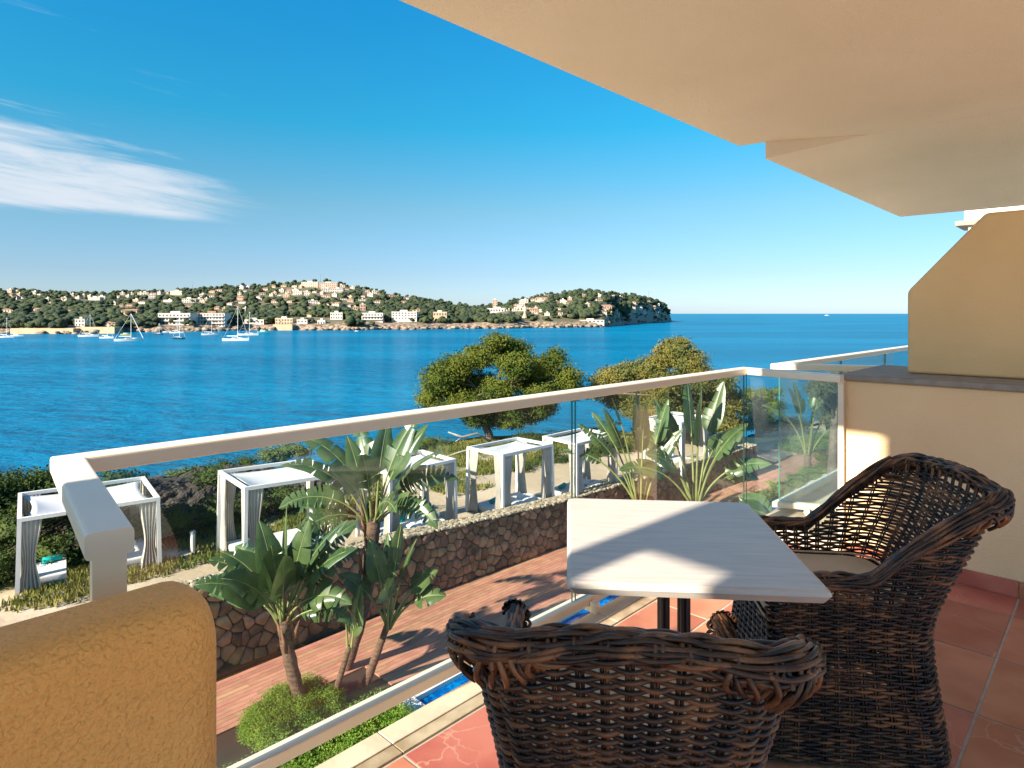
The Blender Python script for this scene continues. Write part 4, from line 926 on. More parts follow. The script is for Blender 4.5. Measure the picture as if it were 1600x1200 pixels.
    for (s, t, ang, lb_) in pillows:
        m = MB(); c = P(s, t, zt + .075); d = (a * math.cos(ang) + b * math.sin(ang)); e = Vector((-d.y, d.x, 0))
        def pl(u_, v_):
            th = u_ * 2 * math.pi; f_ = (v_ - .5) * math.pi; q = lambda v, p: math.copysign(abs(v) ** p, v)
            return c + d * (.36 * q(math.cos(th), .5) * q(math.cos(f_), .6)) + e * (.24 * q(math.sin(th), .5) * q(math.cos(f_), .6)) + Vector((0, 0, .078 * math.sin(f_) * (.6 + .4 * math.cos(th * 2) ** 2)))
        m.grid(pl, 28, 10); tag(m.build('pillow', M['pillow'], smooth=True), lb_, 'pillow', 'grey pillows on the cabana beds')
    return root
def cset(La, Lb, n=6):
    c = [(.25, .06, 'a', .42, .55), (La - .25, .06, 'a', .42, .6), (.06, Lb - .28, 'b', .42, .5), (La - .06, .28, 'b', .42, .55), (La - .06, Lb - .28, 'b', .45, .5), (.06, .28, 'b', .35, .6), (.28, Lb - .06, 'a', .4, .55), (La - .28, Lb - .06, 'a', .4, .55)]
    return c[:n]
U2 = (UX, UY); W2 = (-UY, UX)
zero = (0, 0, 0, 0)
cabana((-12.3, 15.9), (2.53, 1.9), (-1.75, 2.3), 3.15, 2.9, -5.1, -7.05, 'leftmost cabana, partly hidden by the railing corner post', cset(3.15, 2.9, 8), zero,
       [(.75, 1.2, .2, 'turquoise rolled towel on the bed of the leftmost cabana')], [(2.2, .8, 1.2, 'grey pillow on the bed of the leftmost cabana')], 'a')
cabana((-7.1, 17.0), (1.67, 1.2), (-1.6, 1.9), 2.7, 2.45, -4.62, -7.05, 'second cabana from the left, in front of the dark rock bank', cset(2.7, 2.45, 7), zero,
       [(.5, 1.5, 1.3, 'turquoise rolled towel on the bed of the second cabana from the left')], [(1.6, .6, .3, 'grey pillow on the bed of the second cabana from the left')], 'b')
cabana((-3.6, 18.85), U2, (-1.27, 1.37), 2.6, 1.9, -4.7, -7.05, 'cabana directly behind the tallest palm', cset(2.6, 1.9, 6), zero,
       [(1.35, 1.3, .6, 'turquoise rolled towel on the bed of the cabana behind the tallest palm')], [(1.7, .45, .2, 'grey pillow at the front of the bed behind the tallest palm'), (2.15, .8, .5, 'grey pillow at the right of the bed behind the tallest palm'), (1.2, .35, 1.4, 'grey pillow lying across the bed behind the tallest palm')], 'c')
cabana((-.3, 21.36), (.384, .381), (-.277, .265), 2.54, 1.8, -4.7, -7.05, 'cabana in the middle of the row with its whole bed in view', cset(2.54, 1.8, 6), zero,
       [(.75, 1.2, .3, 'left of the two turquoise towels on the middle cabana bed'), (1.55, 1.45, .4, 'right of the two turquoise towels on the middle cabana bed')],
       [(1.1, .4, .8, 'grey pillow nearest the wall on the middle cabana bed'), (1.9, .75, .1, 'grey pillow at the right end of the middle cabana bed'), (1.65, .35, .2, 'grey pillow at the front edge of the middle cabana bed')], 'd')
cabana((2.34, 23.15), U2, (-.22, .27), 2.54, 1.85, -4.7, -7.05, 'cabana seen across the joint of the glass panels, right of the middle one', cset(2.54, 1.85, 6), zero,
       [(.6, 1.3, .3, 'turquoise towel at the left of the bed right of the glass joint'), (1.5, 1.5, .4, 'turquoise towel by the curtain of the bed right of the glass joint')],
       [(1.9, .8, .1, 'grey pillow at the right end of the bed right of the glass joint'), (1.6, .4, .3, 'grey pillow at the front of the bed right of the glass joint')], 'e')
cabana((7.3, 27.6), U2, W2, 2.54, 1.85, -4.7, -7.05, 'farthest cabana, hidden among the right palms', cset(2.54, 1.85, 4), zero, [], [], 'f')

# ================================================================== GIANT BIRD-OF-PARADISE PALMS
M['palm_leaf'] = pmat('palm_leaf', (.038, .078, .024), (.082, .132, .044), 2.5, .30, .12, 60, detail=3, randv=.12, trans=.22, spec=.6, dist=.004)
M['petiole'] = pmat('leaf_stalk', (.20, .23, .07), (.15, .17, .06), 3, .5)
M['petiole_dark'] = pmat('old_leaf_stalk', (.12, .13, .05), (.09, .07, .04), 3, .6)
M['trunk_palm'] = pmat('ringed_palm_trunk', (.16, .095, .06), (.075, .045, .032), 7, .9, 1.0, 22, stretch=(1, 1, 3), dist=.03)
M['dead_sheath'] = pmat('dry_leaf_sheath', (.22, .10, .045), (.11, .055, .03), 5, .8, .5, 20)
def leaf(root, base, az_, a0, a1, lp, lb, wd_, torn=.4, twist=0., droop=.35, seed=0, stalk='petiole', rad=.02):
    rr = random.Random(seed); base = Vector(base); twist = (abs(twist) if twist else rr.uniform(.55, 1.05)) * (1 if math.cos(az_) >= 0 else -1); wd_ *= 1.38 if wd_ > .2 else 1; droop *= .7; hd = Vector((math.cos(az_), math.sin(az_), 0)); sd = Vector((-hd.y, hd.x, 0)); upv = Vector((0, 0, 1))
    n1, n2 = 6, 14; pts = []; angs = []; p = base.copy(); tot = lp + lb
    for i in range(n1 + n2 + 1):
        sdist = (i / n1 * lp) if i <= n1 else lp + (i - n1) / n2 * lb
        t = sdist / tot; ang = R(lerp(a0, a1, t ** 1.35)); pts.append(p.copy()); angs.append(ang)
        st = lp / n1 if i < n1 else lb / n2; p = p + (hd * math.cos(ang) + upv * math.sin(ang)) * st
    m = MB(); m.tube(pts[:n1 + 1] + pts[n1 + 2::3], [lerp(rad * 1.7, rad, i / n1) for i in range(n1 + 1)] + [lerp(rad * .8, .004, i / 5) for i in range(len(pts[n1 + 2::3]))], 6); st_o = m.build('stalk', M[stalk], root, smooth=True)
    # blade
    V = []; Fc = []; B = pts[n1:]; A = angs[n1:]
    for side in (-1, 1):
        grp_start = 0; extra = 0; shift = 0
        rows = []; prev = None
        for i in range(n2 + 1):
            t = i / n2; prof = (math.sin(math.pi * min(1, t * 1.0) ** .62) ** .62 if 0 < t < 1 else 0) * (1 - .25 * t); half = wd_ / 2 * prof + .004
            cut = (0 < i < n2 - 1) and rr.random() < torn
            def row(e, sh):
                nrm = Vector((-hd.x * math.sin(A[i]), -hd.y * math.sin(A[i]), math.cos(A[i]))); fwd = hd * math.cos(A[i]) + upv * math.sin(A[i])
                s2 = (sd * math.cos(twist) + nrm * math.sin(twist)); n2_ = (nrm * math.cos(twist) - sd * math.sin(twist)); out = []
                for q in (0, .34, .68, 1.0):
                    lift = .30 * q - droop * q * q * (1 + e); sweep_ = .10 * q * half / max(wd_, .01) + sh * q
                    out.append(B[i] + s2 * (side * half * q * (1 - .12 * q * (1 + e))) + n2_ * (half * lift) + fwd * (sweep_ + .02 * math.sin(i * 1.9 + side) * q))
                return out
            if cut:
                r1 = row(extra, -.02); rows.append((r1, True)); extra = rr.uniform(-.5, 1.6); rows.append((row(extra, .028 + rr.uniform(0, .02)), False))
            else: rows.append((row(extra, 0), False))
        k = len(V)
        for r_, _c in rows: V += r_
        for i in range(len(rows) - 1):
            if rows[i][1]: continue
            for q in range(3): f_ = (k + i * 4 + q, k + i * 4 + q + 1, k + (i + 1) * 4 + q + 1, k + (i + 1) * 4 + q); Fc.append(f_ if side > 0 else f_[::-1])
    m = MB(); m.add(V, Fc); o = m.build('leaf', M['palm_leaf'], root, smooth=True, fix=False)
    return o
def palm(base, top, leaves, label, seed, r0=.13, r1=.10, sheath=True, curve=(0, 0)):
    base = Vector(base); top = Vector(top); root = empty('palm', base, 0, label, 'palm', 'giant bird-of-paradise palms in the garden'); rr = random.Random(seed)
    n = 12; pts = []; rad = []
    for i in range(n + 1):
        t = i / n; pts.append(base.lerp(top, t) + Vector((curve[0], curve[1], 0)) * math.sin(t * math.pi)); rad.append(lerp(r0, r1, t) * (1 + .12 * (i % 2)))
    m = MB(); m.tube([pts[0] - Vector((0, 0, .2))] + pts, [r0 * 1.1] + rad, 10); m.build('trunk', M['trunk_palm'], root, smooth=True)
    if sheath:
        for k in range(9):
            a = rr.uniform(0, 6.28); t = rr.uniform(.55, 1.0); c = base.lerp(top, t); d = Vector((math.cos(a), math.sin(a), 0)); m = MB(); r_ = lerp(r0, r1, t)
            m.tube([c + d * r_ * .8, c + d * (r_ + .03) + Vector((0, 0, .25)), c + d * (r_ + .10) + Vector((0, 0, rr.uniform(.4, .6)))], [.05, .045, .008], 5); m.build('leaf_sheath', M['dead_sheath'], root, smooth=True)
    for k, lf in enumerate(leaves):
        az_, a0, a1, lp, lb, w_ = lf[:6]; kw = lf[6] if len(lf) > 6 else {}
        a = R(az_); b0 = top + Vector((math.cos(a), math.sin(a), 0)) * r1 * .7 + Vector((0, 0, rr.uniform(-.12, .05)))
        leaf(root, b0, a, a0, a1, lp, lb, w_, seed=seed * 100 + k, **kw)
    return root
def top_at(px, py, d): return PD(px, py, d)
# tallest palm (seen against the railing)
dD = 14.7
palm(PZ(541, 1045, ZD), top_at(582, 812, dD), [
    (168, 82, 66, 1.0, 1.05, .42, dict(torn=.15, twist=.9)), (60, 86, 70, 1.1, 1.2, .5, dict(torn=.1, twist=1.1)),
    (176, 78, 6, 1.0, 1.75, .62, dict(torn=.3, twist=-.55)), (190, 68, -12, .9, 1.7, .60, dict(torn=.45, twist=-.35)),
    (200, 52, -38, .7, 1.5, .52, dict(torn=.7)), (160, 40, -60, .6, 1.6, .5, dict(torn=.85)), (215, 35, -68, .5, 1.4, .5, dict(torn=.9)),
    (10, 78, 40, 1.0, 1.55, .70, dict(torn=.2, twist=.5)), (-15, 70, 15, .9, 1.6, .66, dict(torn=.3, twist=.3)), (20, 80, 50, 1.1, 1.4, .66, dict(torn=.2, twist=-.6)),
    (0, 62, -25, .8, 1.5, .55, dict(torn=.6)), (-30, 45, -60, .6, 1.4, .5, dict(torn=.8)), (30, 38, -72, .5, 1.3, .45, dict(torn=.9)),
    (-90, 76, 42, .8, 1.1, .58, dict(torn=.15)), (120, 80, 38, 1.0, 1.3, .6, dict(torn=.3)), (240, 74, 20, .8, 1.2, .55, dict(torn=.4)), (-60, 60, -30, .6, 1.2, .5, dict(torn=.6)), (190, 20, -80, .4, 1.1, .4, dict(torn=.9))],
    'tallest palm, its leaves rising above the handrail in front of a cabana', 1, r0=.12, r1=.17, curve=(.15, 0))
# bushy palm at left with the green hedge at its foot
dA = 12.92
palm(PZ(478, 1122, ZD), top_at(442, 968, dA), [
    (170, 84, 68, 0.65, 1.40, 0.53, dict(torn=.1, twist=.8)), (100, 86, 74, 0.79, 1.46, 0.44, dict(torn=.05, twist=1.2)), (20, 84, 70, 0.79, 1.34, 0.53, dict(torn=.1)),
    (180, 74, 16, 0.65, 1.29, 0.61, dict(torn=.2)), (200, 66, -5, 0.58, 1.23, 0.58, dict(torn=.2)), (150, 70, 0, 0.65, 1.34, 0.61, dict(torn=.3)),
    (185, 66, 5, 0.50, 1.40, 0.65, dict(torn=.4)), (210, 60, -5, 0.50, 1.46, 0.63, dict(torn=.35)), (165, 48, -40, 0.58, 1.34, 0.63, dict(torn=.3)), (225, 66, 15, 0.43, 1.23, 0.63, dict(torn=.2)),
    (5, 76, 32, 0.79, 1.57, 0.63, dict(torn=.4, twist=-.3)), (-10, 68, 12, 0.72, 1.51, 0.58, dict(torn=.5, twist=-.3)), (25, 70, 22, 0.86, 1.46, 0.58, dict(torn=.5)), (40, 60, -10, 0.65, 1.34, 0.56, dict(torn=.6)), (-20, 52, -30, 0.50, 1.29, 0.58, dict(torn=.5)),
    (-90, 80, 62, 0.58, 1.29, 0.65, dict(torn=.1)), (-70, 70, 40, 0.58, 1.34, 0.63, dict(torn=.1)), (-110, 78, 55, 0.50, 1.23, 0.63, dict(torn=.1)), (0, 40, -60, 0.36, 1.12, 0.50, dict(torn=.6)), (130, 72, 25, 0.58, 1.23, 0.58, dict(torn=.5)), (70, 74, 30, 0.72, 1.34, 0.58, dict(torn=.4))],
    'bushy many-leaved palm nearest the mustard parapet', 2, r0=.125, r1=.12, curve=(-.05, 0))
# palm leaning right in front of the stone wall
dC = 13.85
palm(PZ(570, 1073, ZD), top_at(606, 975, dC), [
    (100, 80, 66, .85, 1.1, .5, dict(torn=.1, twist=.6)), (170, 84, 70, .9, 1.0, .46, dict(torn=.1)), (-20, 78, 62, 1.0, 1.1, .42, dict(torn=.1, twist=.5)), (60, 82, 74, 1.2, .9, .34, dict(torn=.05, twist=1)),
    (0, 64, 25, .85, .75, .46, dict(torn=.2)), (-10, 60, -8, .85, .75, .48, dict(torn=.25)), (-80, 74, 45, .8, .8, .44, dict(torn=.1)), (180, 64, 20, .7, .8, .4, dict(torn=.2)), (30, 55, 40, .7, .35, .06, dict(torn=0))],
    'young palm leaning to the right in front of the stone wall', 3, r0=.10, r1=.065, sheath=False)
# sapling with one rolled leaf
palm(PZ(517, 1105, ZD), top_at(546, 1010, 13.2), [(10, 84, 78, .25, 1.1, .42, dict(torn=.05, twist=.9)), (175, 87, 82, .4, .7, .07, dict(torn=0))], 'slim sapling palm carrying a single upright leaf', 4, r0=.07, r1=.05, sheath=False)
# right pair
dE = 23.5
yl = dict(stalk='petiole', rad=.03)
palm(PZ(1004, 838, ZD), top_at(1000, 790, dE), [
    (90, 86, 76, 2.2, 2.0, .75, dict(torn=.1, **yl)), (170, 80, 58, 2.1, 1.7, .6, dict(torn=.4, twist=.5, **yl)), (185, 70, 30, 2.0, 1.8, .55, dict(torn=.5, **yl)), (180, 60, 0, 2.0, 1.6, .5, dict(torn=.6, **yl)),
    (10, 80, 70, 2.3, 1.7, .6, dict(torn=.3, twist=.6, **yl)), (-90, 84, 72, 2.0, 1.9, .7, dict(torn=.1, **yl)), (0, 76, 45, 1.8, 1.5, .5, dict(torn=.4, **yl)), (150, 74, 44, 2.2, 1.6, .55, dict(torn=.5, **yl)), (200, 82, 66, 2.3, 1.8, .6, dict(torn=.3, twist=-.5, **yl))],
    'left of the two big palms behind the table, with pale yellow stalks', 5, r0=.22, r1=.2, sheath=False)
palm(PZ(1090, 838, ZD), top_at(1086, 785, dE), [
    (-90, 86, 74, 2.1, 2.4, .85, dict(torn=.1, **yl)), (90, 84, 70, 2.4, 2.2, .8, dict(torn=.2, **yl)), (20, 82, 66, 2.6, 2.0, .7, dict(torn=.3, twist=.5, **yl)), (175, 72, 20, 1.9, 1.8, .75, dict(torn=.3, **yl)), (190, 58, -20, 1.6, 1.8, .8, dict(torn=.3, **yl)),
    (0, 74, 34, 1.8, 1.7, .75, dict(torn=.3, **yl)), (-15, 62, -12, 1.5, 1.7, .7, dict(torn=.3, **yl)), (10, 50, -35, 1.4, 1.4, .6, dict(torn=.4, **yl)), (160, 80, 56, 2.3, 1.8, .75, dict(torn=.3, **yl)), (210, 66, 5, 1.6, 1.6, .8, dict(torn=.2, **yl)), (-45, 76, 40, 1.9, 1.6, .8, dict(torn=.2, **yl)), (40, 70, 10, 1.8, 1.6, .6, dict(torn=.5, **yl))],
    'right of the two big palms behind the table, with broad pale leaves', 6, r0=.22, r1=.2, sheath=False)
palm(PD(1262, 735, 33), top_at(1262, 712, 33), [
    (180, 76, 10, 2.0, 1.7, .6, dict(torn=.5, **yl)), (190, 84, 60, 2.3, 1.6, .6, dict(torn=.3, **yl)), (0, 78, 30, 2.0, 1.6, .6, dict(torn=.4, **yl)), (20, 84, 66, 2.4, 1.8, .8, dict(torn=.2, **yl)), (-90, 82, 60, 1.8, 1.6, .8, dict(torn=.2, **yl)), (10, 62, -10, 1.6, 1.5, .6, dict(torn=.5, **yl)), (170, 86, 76, 2.2, 1.8, .8, dict(torn=.2, **yl))],
    'small palm growing by the green mound, seen through the glass near the end wall', 7, r0=.15, r1=.15, sheath=False)
palm(PD(1232, 870, 20.5), PD(1232, 830, 20.5), [(150, 50, 10, .7, 1.1, .75, dict(torn=.1)), (190, 42, 0, .8, 1.1, .8, dict(torn=.1)), (60, 60, 20, .9, .9, .6, dict(torn=.2)), (-40, 60, 10, .7, .9, .6, dict(torn=.2))],
    'low broad pale leaves beside the pool just past the table corner', 8, r0=.1, r1=.1, sheath=False)
bush('shrub', [pb(1290, 730, 33, 26, 10), pb(1285, 715, 33, 18, 10)], .08, 5, M['olive_leaf'], 'yellow green plant at the base of the small palm near the end wall', 'shrub', seed=60)

# short white bollard lamp on the path
g = PZ(301, 862, -7.05); lr = empty('bollard_lamp', g, 0, 'short white bollard lamp standing alone between the two leftmost cabanas', 'lamp')
m = MB(); m.tube([g - Vector((0, 0, .05)), g + Vector((0, 0, .55))], [.07, .07], 12); m.build('post', M['cab_frame'], lr)
m = MB(); m.tube([g + Vector((0, 0, .551)), g + Vector((0, 0, .60)), g + Vector((0, 0, .63))], [.09, .09, .03], 12); m.build('cap', pmat('grey_cap', (.3, .3, .3), None), lr)
# ================================================================== FAR SHORE
SEA = -12.0
PR = [(-700, 446, 523, 330), (-300, 448, 522, 340), (0, 453, 521, 360), (50, 455, 521, 360), (100, 459, 522, 360), (150, 460, 521, 360), (200, 457, 519, 360), (250, 456, 519, 360), (300, 453, 518, 360), (350, 449, 517, 360), (400, 447, 516, 370),
      (440, 443, 516, 380), (480, 440, 516, 380), (520, 441, 516, 380), (560, 450, 516, 360), (600, 458, 515, 330), (650, 466, 515, 300), (700, 474, 514, 260), (740, 480, 513.5, 220), (770, 478, 513.5, 200), (800, 471, 513, 190), (830, 466, 512, 180), (860, 459, 512, 170),
      (900, 456, 511.5, 150), (945, 458, 511, 130), (960, 459, 508.5, 120), (990, 462, 506, 110), (1020, 470, 504.2, 90), (1036, 478, 503.3, 60), (1045, 488, 502.8, 30), (1049, 499, 502.6, 6)]
_c = np.array([p[0] for p in PR], float)
def prf(px): return tuple(float(np.interp(px, _c, [p[k] for p in PR])) for k in (1, 2, 3))
def tpos(px, t):
    yr, ys, D = prf(px); ds = 12.0 / ((ys - 490) / FX); d = ds + t * D
    q = t ** .72; y = lerp(ys, yr, q)
    # shore bank: a short steep rise first
    bank_ = 2.6 * sm(t / .02) * (1 - t)
    p = PD(px, y, d); p.z = max(p.z, E + SEA - .5) + bank_ * .8
    if px > 975: p.z += sm(t / .12) * (1 - t) * 16 * sm((px - 975) / 20) * sm((1047 - px) / 12)
    return p
def proj(p): return (800 + p.x / p.y * FX, 490 - (p.z - E) / p.y * FX)
m = MB(); colsx = list(np.arange(-700, 980, 8.)) + list(np.arange(980, 1050, 3.)) + [1049]
TT = [0, .004, .012, .02, .035, .06, .1, .15, .2, .27, .34, .42, .5, .6, .7, .8, .9, 1.0, 1.15, 1.5]
vs = []
for px in colsx:
    for t in TT:
        if t <= 1: p = tpos(px, t)
        else: p = tpos(px, 1.); k = (t - 1); sc_ = 1 + k * .5; p = Vector((p.x * sc_, p.y * sc_, E + lerp(p.z - E, SEA - 1, min(1, k * 2))))
        if t == 0: p.z = E + SEA - 1.5
        q = 0 if t in (0,) else 1
        nx_ = noise.noise(Vector((p.x * .06, p.y * .06, t * 3))); big = 1.0 if .004 <= t <= .06 else .5
        p.z += q * nx_ * 1.4 * big; p.y += nx_ * 3 * (1 if t < .06 else 0)
        vs.append(p)
k = len(TT); m.add(vs, [(i * k + j, (i + 1) * k + j, (i + 1) * k + j + 1, i * k + j + 1) for i in range(len(colsx) - 1) for j in range(k - 1)])
def hill_mat():
    mm = pmat('hillside', (.14, .11, .07), (.07, .085, .035), .03, .95, .8, .3, 6, dist=1.0)
    t = mm.node_tree; b = t.nodes['Principled BSDF']; src = b.inputs['Base Color'].links[0].from_socket
    g = N(t, 'ShaderNodeNewGeometry'); sp_ = N(t, 'ShaderNodeSeparateXYZ'); L(t, g.outputs['Position'], sp_.inputs[0])
    n1 = N(t, 'ShaderNodeTexNoise'); n1.inputs['Scale'].default_value = .08; n1.inputs['Detail'].default_value = 6; L(t, g.outputs['Position'], n1.inputs['Vector'])
    hgt = math_n(t, 'ADD', sp_.outputs[2], math_n(t, 'MULTIPLY', math_n(t, 'SUBTRACT', n1.outputs[0], .5), 8.))
    n4 = N(t, 'ShaderNodeTexNoise'); n4.inputs['Scale'].default_value = .35; n4.inputs['Detail'].default_value = 6; L(t, g.outputs['Position'], n4.inputs['Vector'])
    rk = N(t, 'ShaderNodeMix', data_type='RGBA'); L(t, smooth_n(t, n4.outputs[0], .4, .6), rk.inputs['Factor']); rk.inputs[6].default_value = (.11, .075, .05, 1); rk.inputs[7].default_value = (.32, .24, .17, 1)
    x = N(t, 'ShaderNodeMix', data_type='RGBA'); L(t, smooth_n(t, hgt, E + SEA + 6.5, E + SEA + 4.0), x.inputs['Factor']); L(t, src, x.inputs[6]); L(t, rk.outputs[2], x.inputs[7])
    # steep cliff faces are bare
    s2 = N(t, 'ShaderNodeSeparateXYZ'); L(t, g.outputs['Normal'], s2.inputs[0])
    x2 = N(t, 'ShaderNodeMix', data_type='RGBA'); L(t, smooth_n(t, math_n(t, 'ABSOLUTE', s2.outputs[2]), .55, .35), x2.inputs['Factor']); L(t, x.outputs[2], x2.inputs[6]); x2.inputs[7].default_value = (.30, .25, .20, 1)
    L(t, x2.outputs[2], b.inputs['Base Color']); return mm
hill = tag(m.build('wooded_hills', hill_mat(), fix=False), kind='structure')

# houses ---------------------------------------------------------------
WALLC = [pmat('house_white', (.62, .57, .51), (.54, .49, .44), .3, .8), pmat('house_cream', (.60, .50, .39), (.52, .43, .33), .3, .8), pmat('house_pink', (.52, .34, .25), (.46, .30, .22), .3, .8), pmat('house_tan', (.50, .37, .23), (.43, .31, .19), .3, .85)]
ROOFC = [pmat('roof_terracotta', (.34, .19, .13), (.27, .15, .10), .5, .9), WALLC[0], WALLC[1], pmat('roof_grey', (.35, .33, .31), None)]
WIN = pmat('far_window', (.07, .08, .09), None, rough=.3)
def find_t(px, py):
    lo, hi = 0.02, 1.0
    for _ in range(22):
        mid = (lo + hi) / 2; y = proj(tpos(px, mid))[1]
        if y > py: lo = mid
        else: hi = mid
    return (lo + hi) / 2
CLR = []       # cleared spots (px x0,x1,y0,y1,depth) where no tree may stand in front
def house(px0, px1, ytop, ybot, wc, rc, storeys, cols, label, name='house', group=None, detail=True, rot=0., roof='flat', t=None, balc=False, cat='house'):
    cx = (px0 + px1) / 2; tt = find_t(cx, ybot - .2) if t is None else t; g = tpos(cx, tt); d = g.y
    w = (px1 - px0) * d / FX; h = (ybot - ytop) * d / FX; dp = max(5, w * .55); z0 = E - (ybot - 490) / FX * d
    base = Vector(((cx - 800) / FX * d, d, z0)); CLR.append((px0 - 1, px1 + 1, ytop - 1, ybot + .5, d))
    root = empty(name, base, 0, label, cat, group)
    ca, sa = math.cos(rot), math.sin(rot)
    f = lambda x, y, z: (base.x + x * ca - y * sa, base.y + x * sa + y * ca, base.z + z)
    rh = 0 if roof == 'flat' else min(2.0, h * .3); hb = h - rh
    m = MB(); m.box(-w / 2, w / 2, 0, dp, -4, hb, f); m.build('wall', WALLC[wc], root)
    m = MB()
    if roof == 'flat': m.box(-w / 2 - .2, w / 2 + .2, -.2, dp + .2, hb + .01, hb + .35, f); m.box(-w * .2, w * .1, dp * .3, dp * .6, hb + .351, hb + 1.6, f)
    else:
        e = .4; m.add([f(-w / 2 - e, -e, hb + .01), f(w / 2 + e, -e, hb + .01), f(w / 2 + e, dp + e, hb + .01), f(-w / 2 - e, dp + e, hb + .01), f(-w / 2 + w * .12, dp / 2, hb + rh), f(w / 2 - w * .12, dp / 2, hb + rh)], [(0, 3, 2, 1), (0, 1, 5, 4), (2, 3, 4, 5), (1, 2, 5), (3, 0, 4)])
    m.build('roof', ROOFC[rc], root)
    sh_ = hb / storeys; cwid = w / cols
    if detail:
        proto = None
        for s in range(storeys):
            for c in range(cols):
                m = MB(); x0 = -w / 2 + c * cwid + cwid * .22; x1 = x0 + cwid * .56; zz = s * sh_ + sh_ * .22
                m.box(x0, x1, -.03, .3, zz, zz + sh_ * .55, f); m.build('window', WIN, root)
            if balc: m = MB(); m.box(-w / 2 + .3, w / 2 - .3, -1.3, -.031, s * sh_ + .02, s * sh_ + sh_ * .24, f); m.build('balcony', WALLC[0], root)
    else:
        m = MB()
        for s in range(storeys):
            for c in range(cols): x0 = -w / 2 + c * cwid + cwid * .25; m.box(x0, x0 + cwid * .5, -.03, .3, s * sh_ + sh_ * .25, s * sh_ + sh_ * .78, f)
        tag(m.build('windows', WIN, root), kind='stuff')
    return root
G1 = None
house(247, 297, 490, 508, 0, 1, 3, 9, 'long white terraced apartment block at the shore left of the four-storey block', 'apartment_building', cat='building', t=.045, balc=True)
house(308, 351, 489.5, 511, 0, 0, 4, 9, 'four-storey white apartment block with terracotta roof edge on the shore', 'apartment_building', cat='building', t=.03, balc=True)
house(378, 412, 500, 511, 0, 1, 2, 6, 'low white shore villa just right of the biggest mast', t=.03)
house(430, 457, 498, 507, 3, 1, 2, 6, 'tan stone shore house above a tan sea wall', t=.03)
house(464, 480, 500, 509, 0, 1, 2, 3, 'small white boxy house near the water in the middle of the shore', t=.03)
house(496, 508, 501, 508, 0, 1, 1, 3, 'low white shed-like house beside the rocks', t=.03)
house(516, 535, 489, 499, 0, 1, 2, 5, 'white two-storey villa among the pines above the middle shore', t=.09)
house(565, 598, 489.5, 500, 0, 1, 2, 7, 'wide white villa with dark windows above the brown shore cliff', t=.07, balc=True)
house(612, 651, 487.5, 499, 0, 1, 3, 8, 'rambling white apartment row right of the wide white villa', 'apartment_building', cat='building', t=.08)
house(677, 698, 488, 494, 3, 1, 1, 5, 'long low ochre house above the bare red shore', t=.1)
house(117, 132, 499, 510, 0, 3, 2, 3, 'narrow white villa on the left shore behind a motorboat', t=.03)
house(152, 180, 502, 511, 3, 0, 2, 5, 'tan villa with terracotta roof and terrace on the left shore', t=.03, roof='hip')
house(189, 214, 483, 490, 2, 0, 1, 4, 'pinkish house with broad roof halfway up the left slope', t=.2, roof='hip')
house(49, 61, 481, 487, 0, 0, 1, 3, 'lone white cottage on the far left slope', roof='hip')
house(101, 109, 484, 490, 2, 0, 1, 2, 'small pink cottage left of the pinkish broad-roofed house', roof='hip')
house(2, 20, 482, 488, 1, 0, 1, 4, 'cream house at the left edge halfway up the slope', roof='hip')
house(770, 777, 468.5, 482, 2, 2, 4, 2, 'square pink tower at the top of the low saddle', 'tower', cat='tower')
house(761, 796, 482, 488, 0, 1, 1, 8, 'long white wall-like house below the pink tower')
house(811, 820, 470, 478, 0, 1, 2, 3, 'bright white villa with flat roof left of the headland')
house(803, 822, 480, 486, 1, 1, 1, 4, 'cream terrace house below the bright white villa')
house(828, 839, 481, 489, 2, 0, 2, 3, 'pale pink house right of the pointed monument', roof='hip')
house(836, 856, 464, 470, 2, 0, 1, 4, 'long terracotta-roofed house near the top of the headland', roof='hip')
house(940, 956, 476, 483, 2, 0, 1, 4, 'pink house with terracotta roof on the right side of the headland', roof='hip')
house(906, 944, 500.5, 504, 0, 1, 1, 6, 'low white bathing terrace on the pale shore rocks of the headland', t=.03)
house(640, 656, 482, 487, 3, 0, 1, 3, 'ochre house among trees right of the white apartment row', roof='hip')
# monument on the shore
g = tpos(820, find_t(820, 497)); root = empty('monument', g, 0, 'slender pale stone monument on the shore of the headland', 'monument')
m = MB(); m.tube([g, g + Vector((0, 0, 3.5))], [2.4, 1.4], 8); m.build('pedestal', WALLC[3], root); m = MB(); m.tube([g + Vector((0, 0, 3.5)), g + Vector((0, 0, 10)), g + Vector((0, 0, 11))], [.9, .5, .1], 8); m.build('shaft', WALLC[1], root); CLR.append((814, 826, 478, 500, g.y))
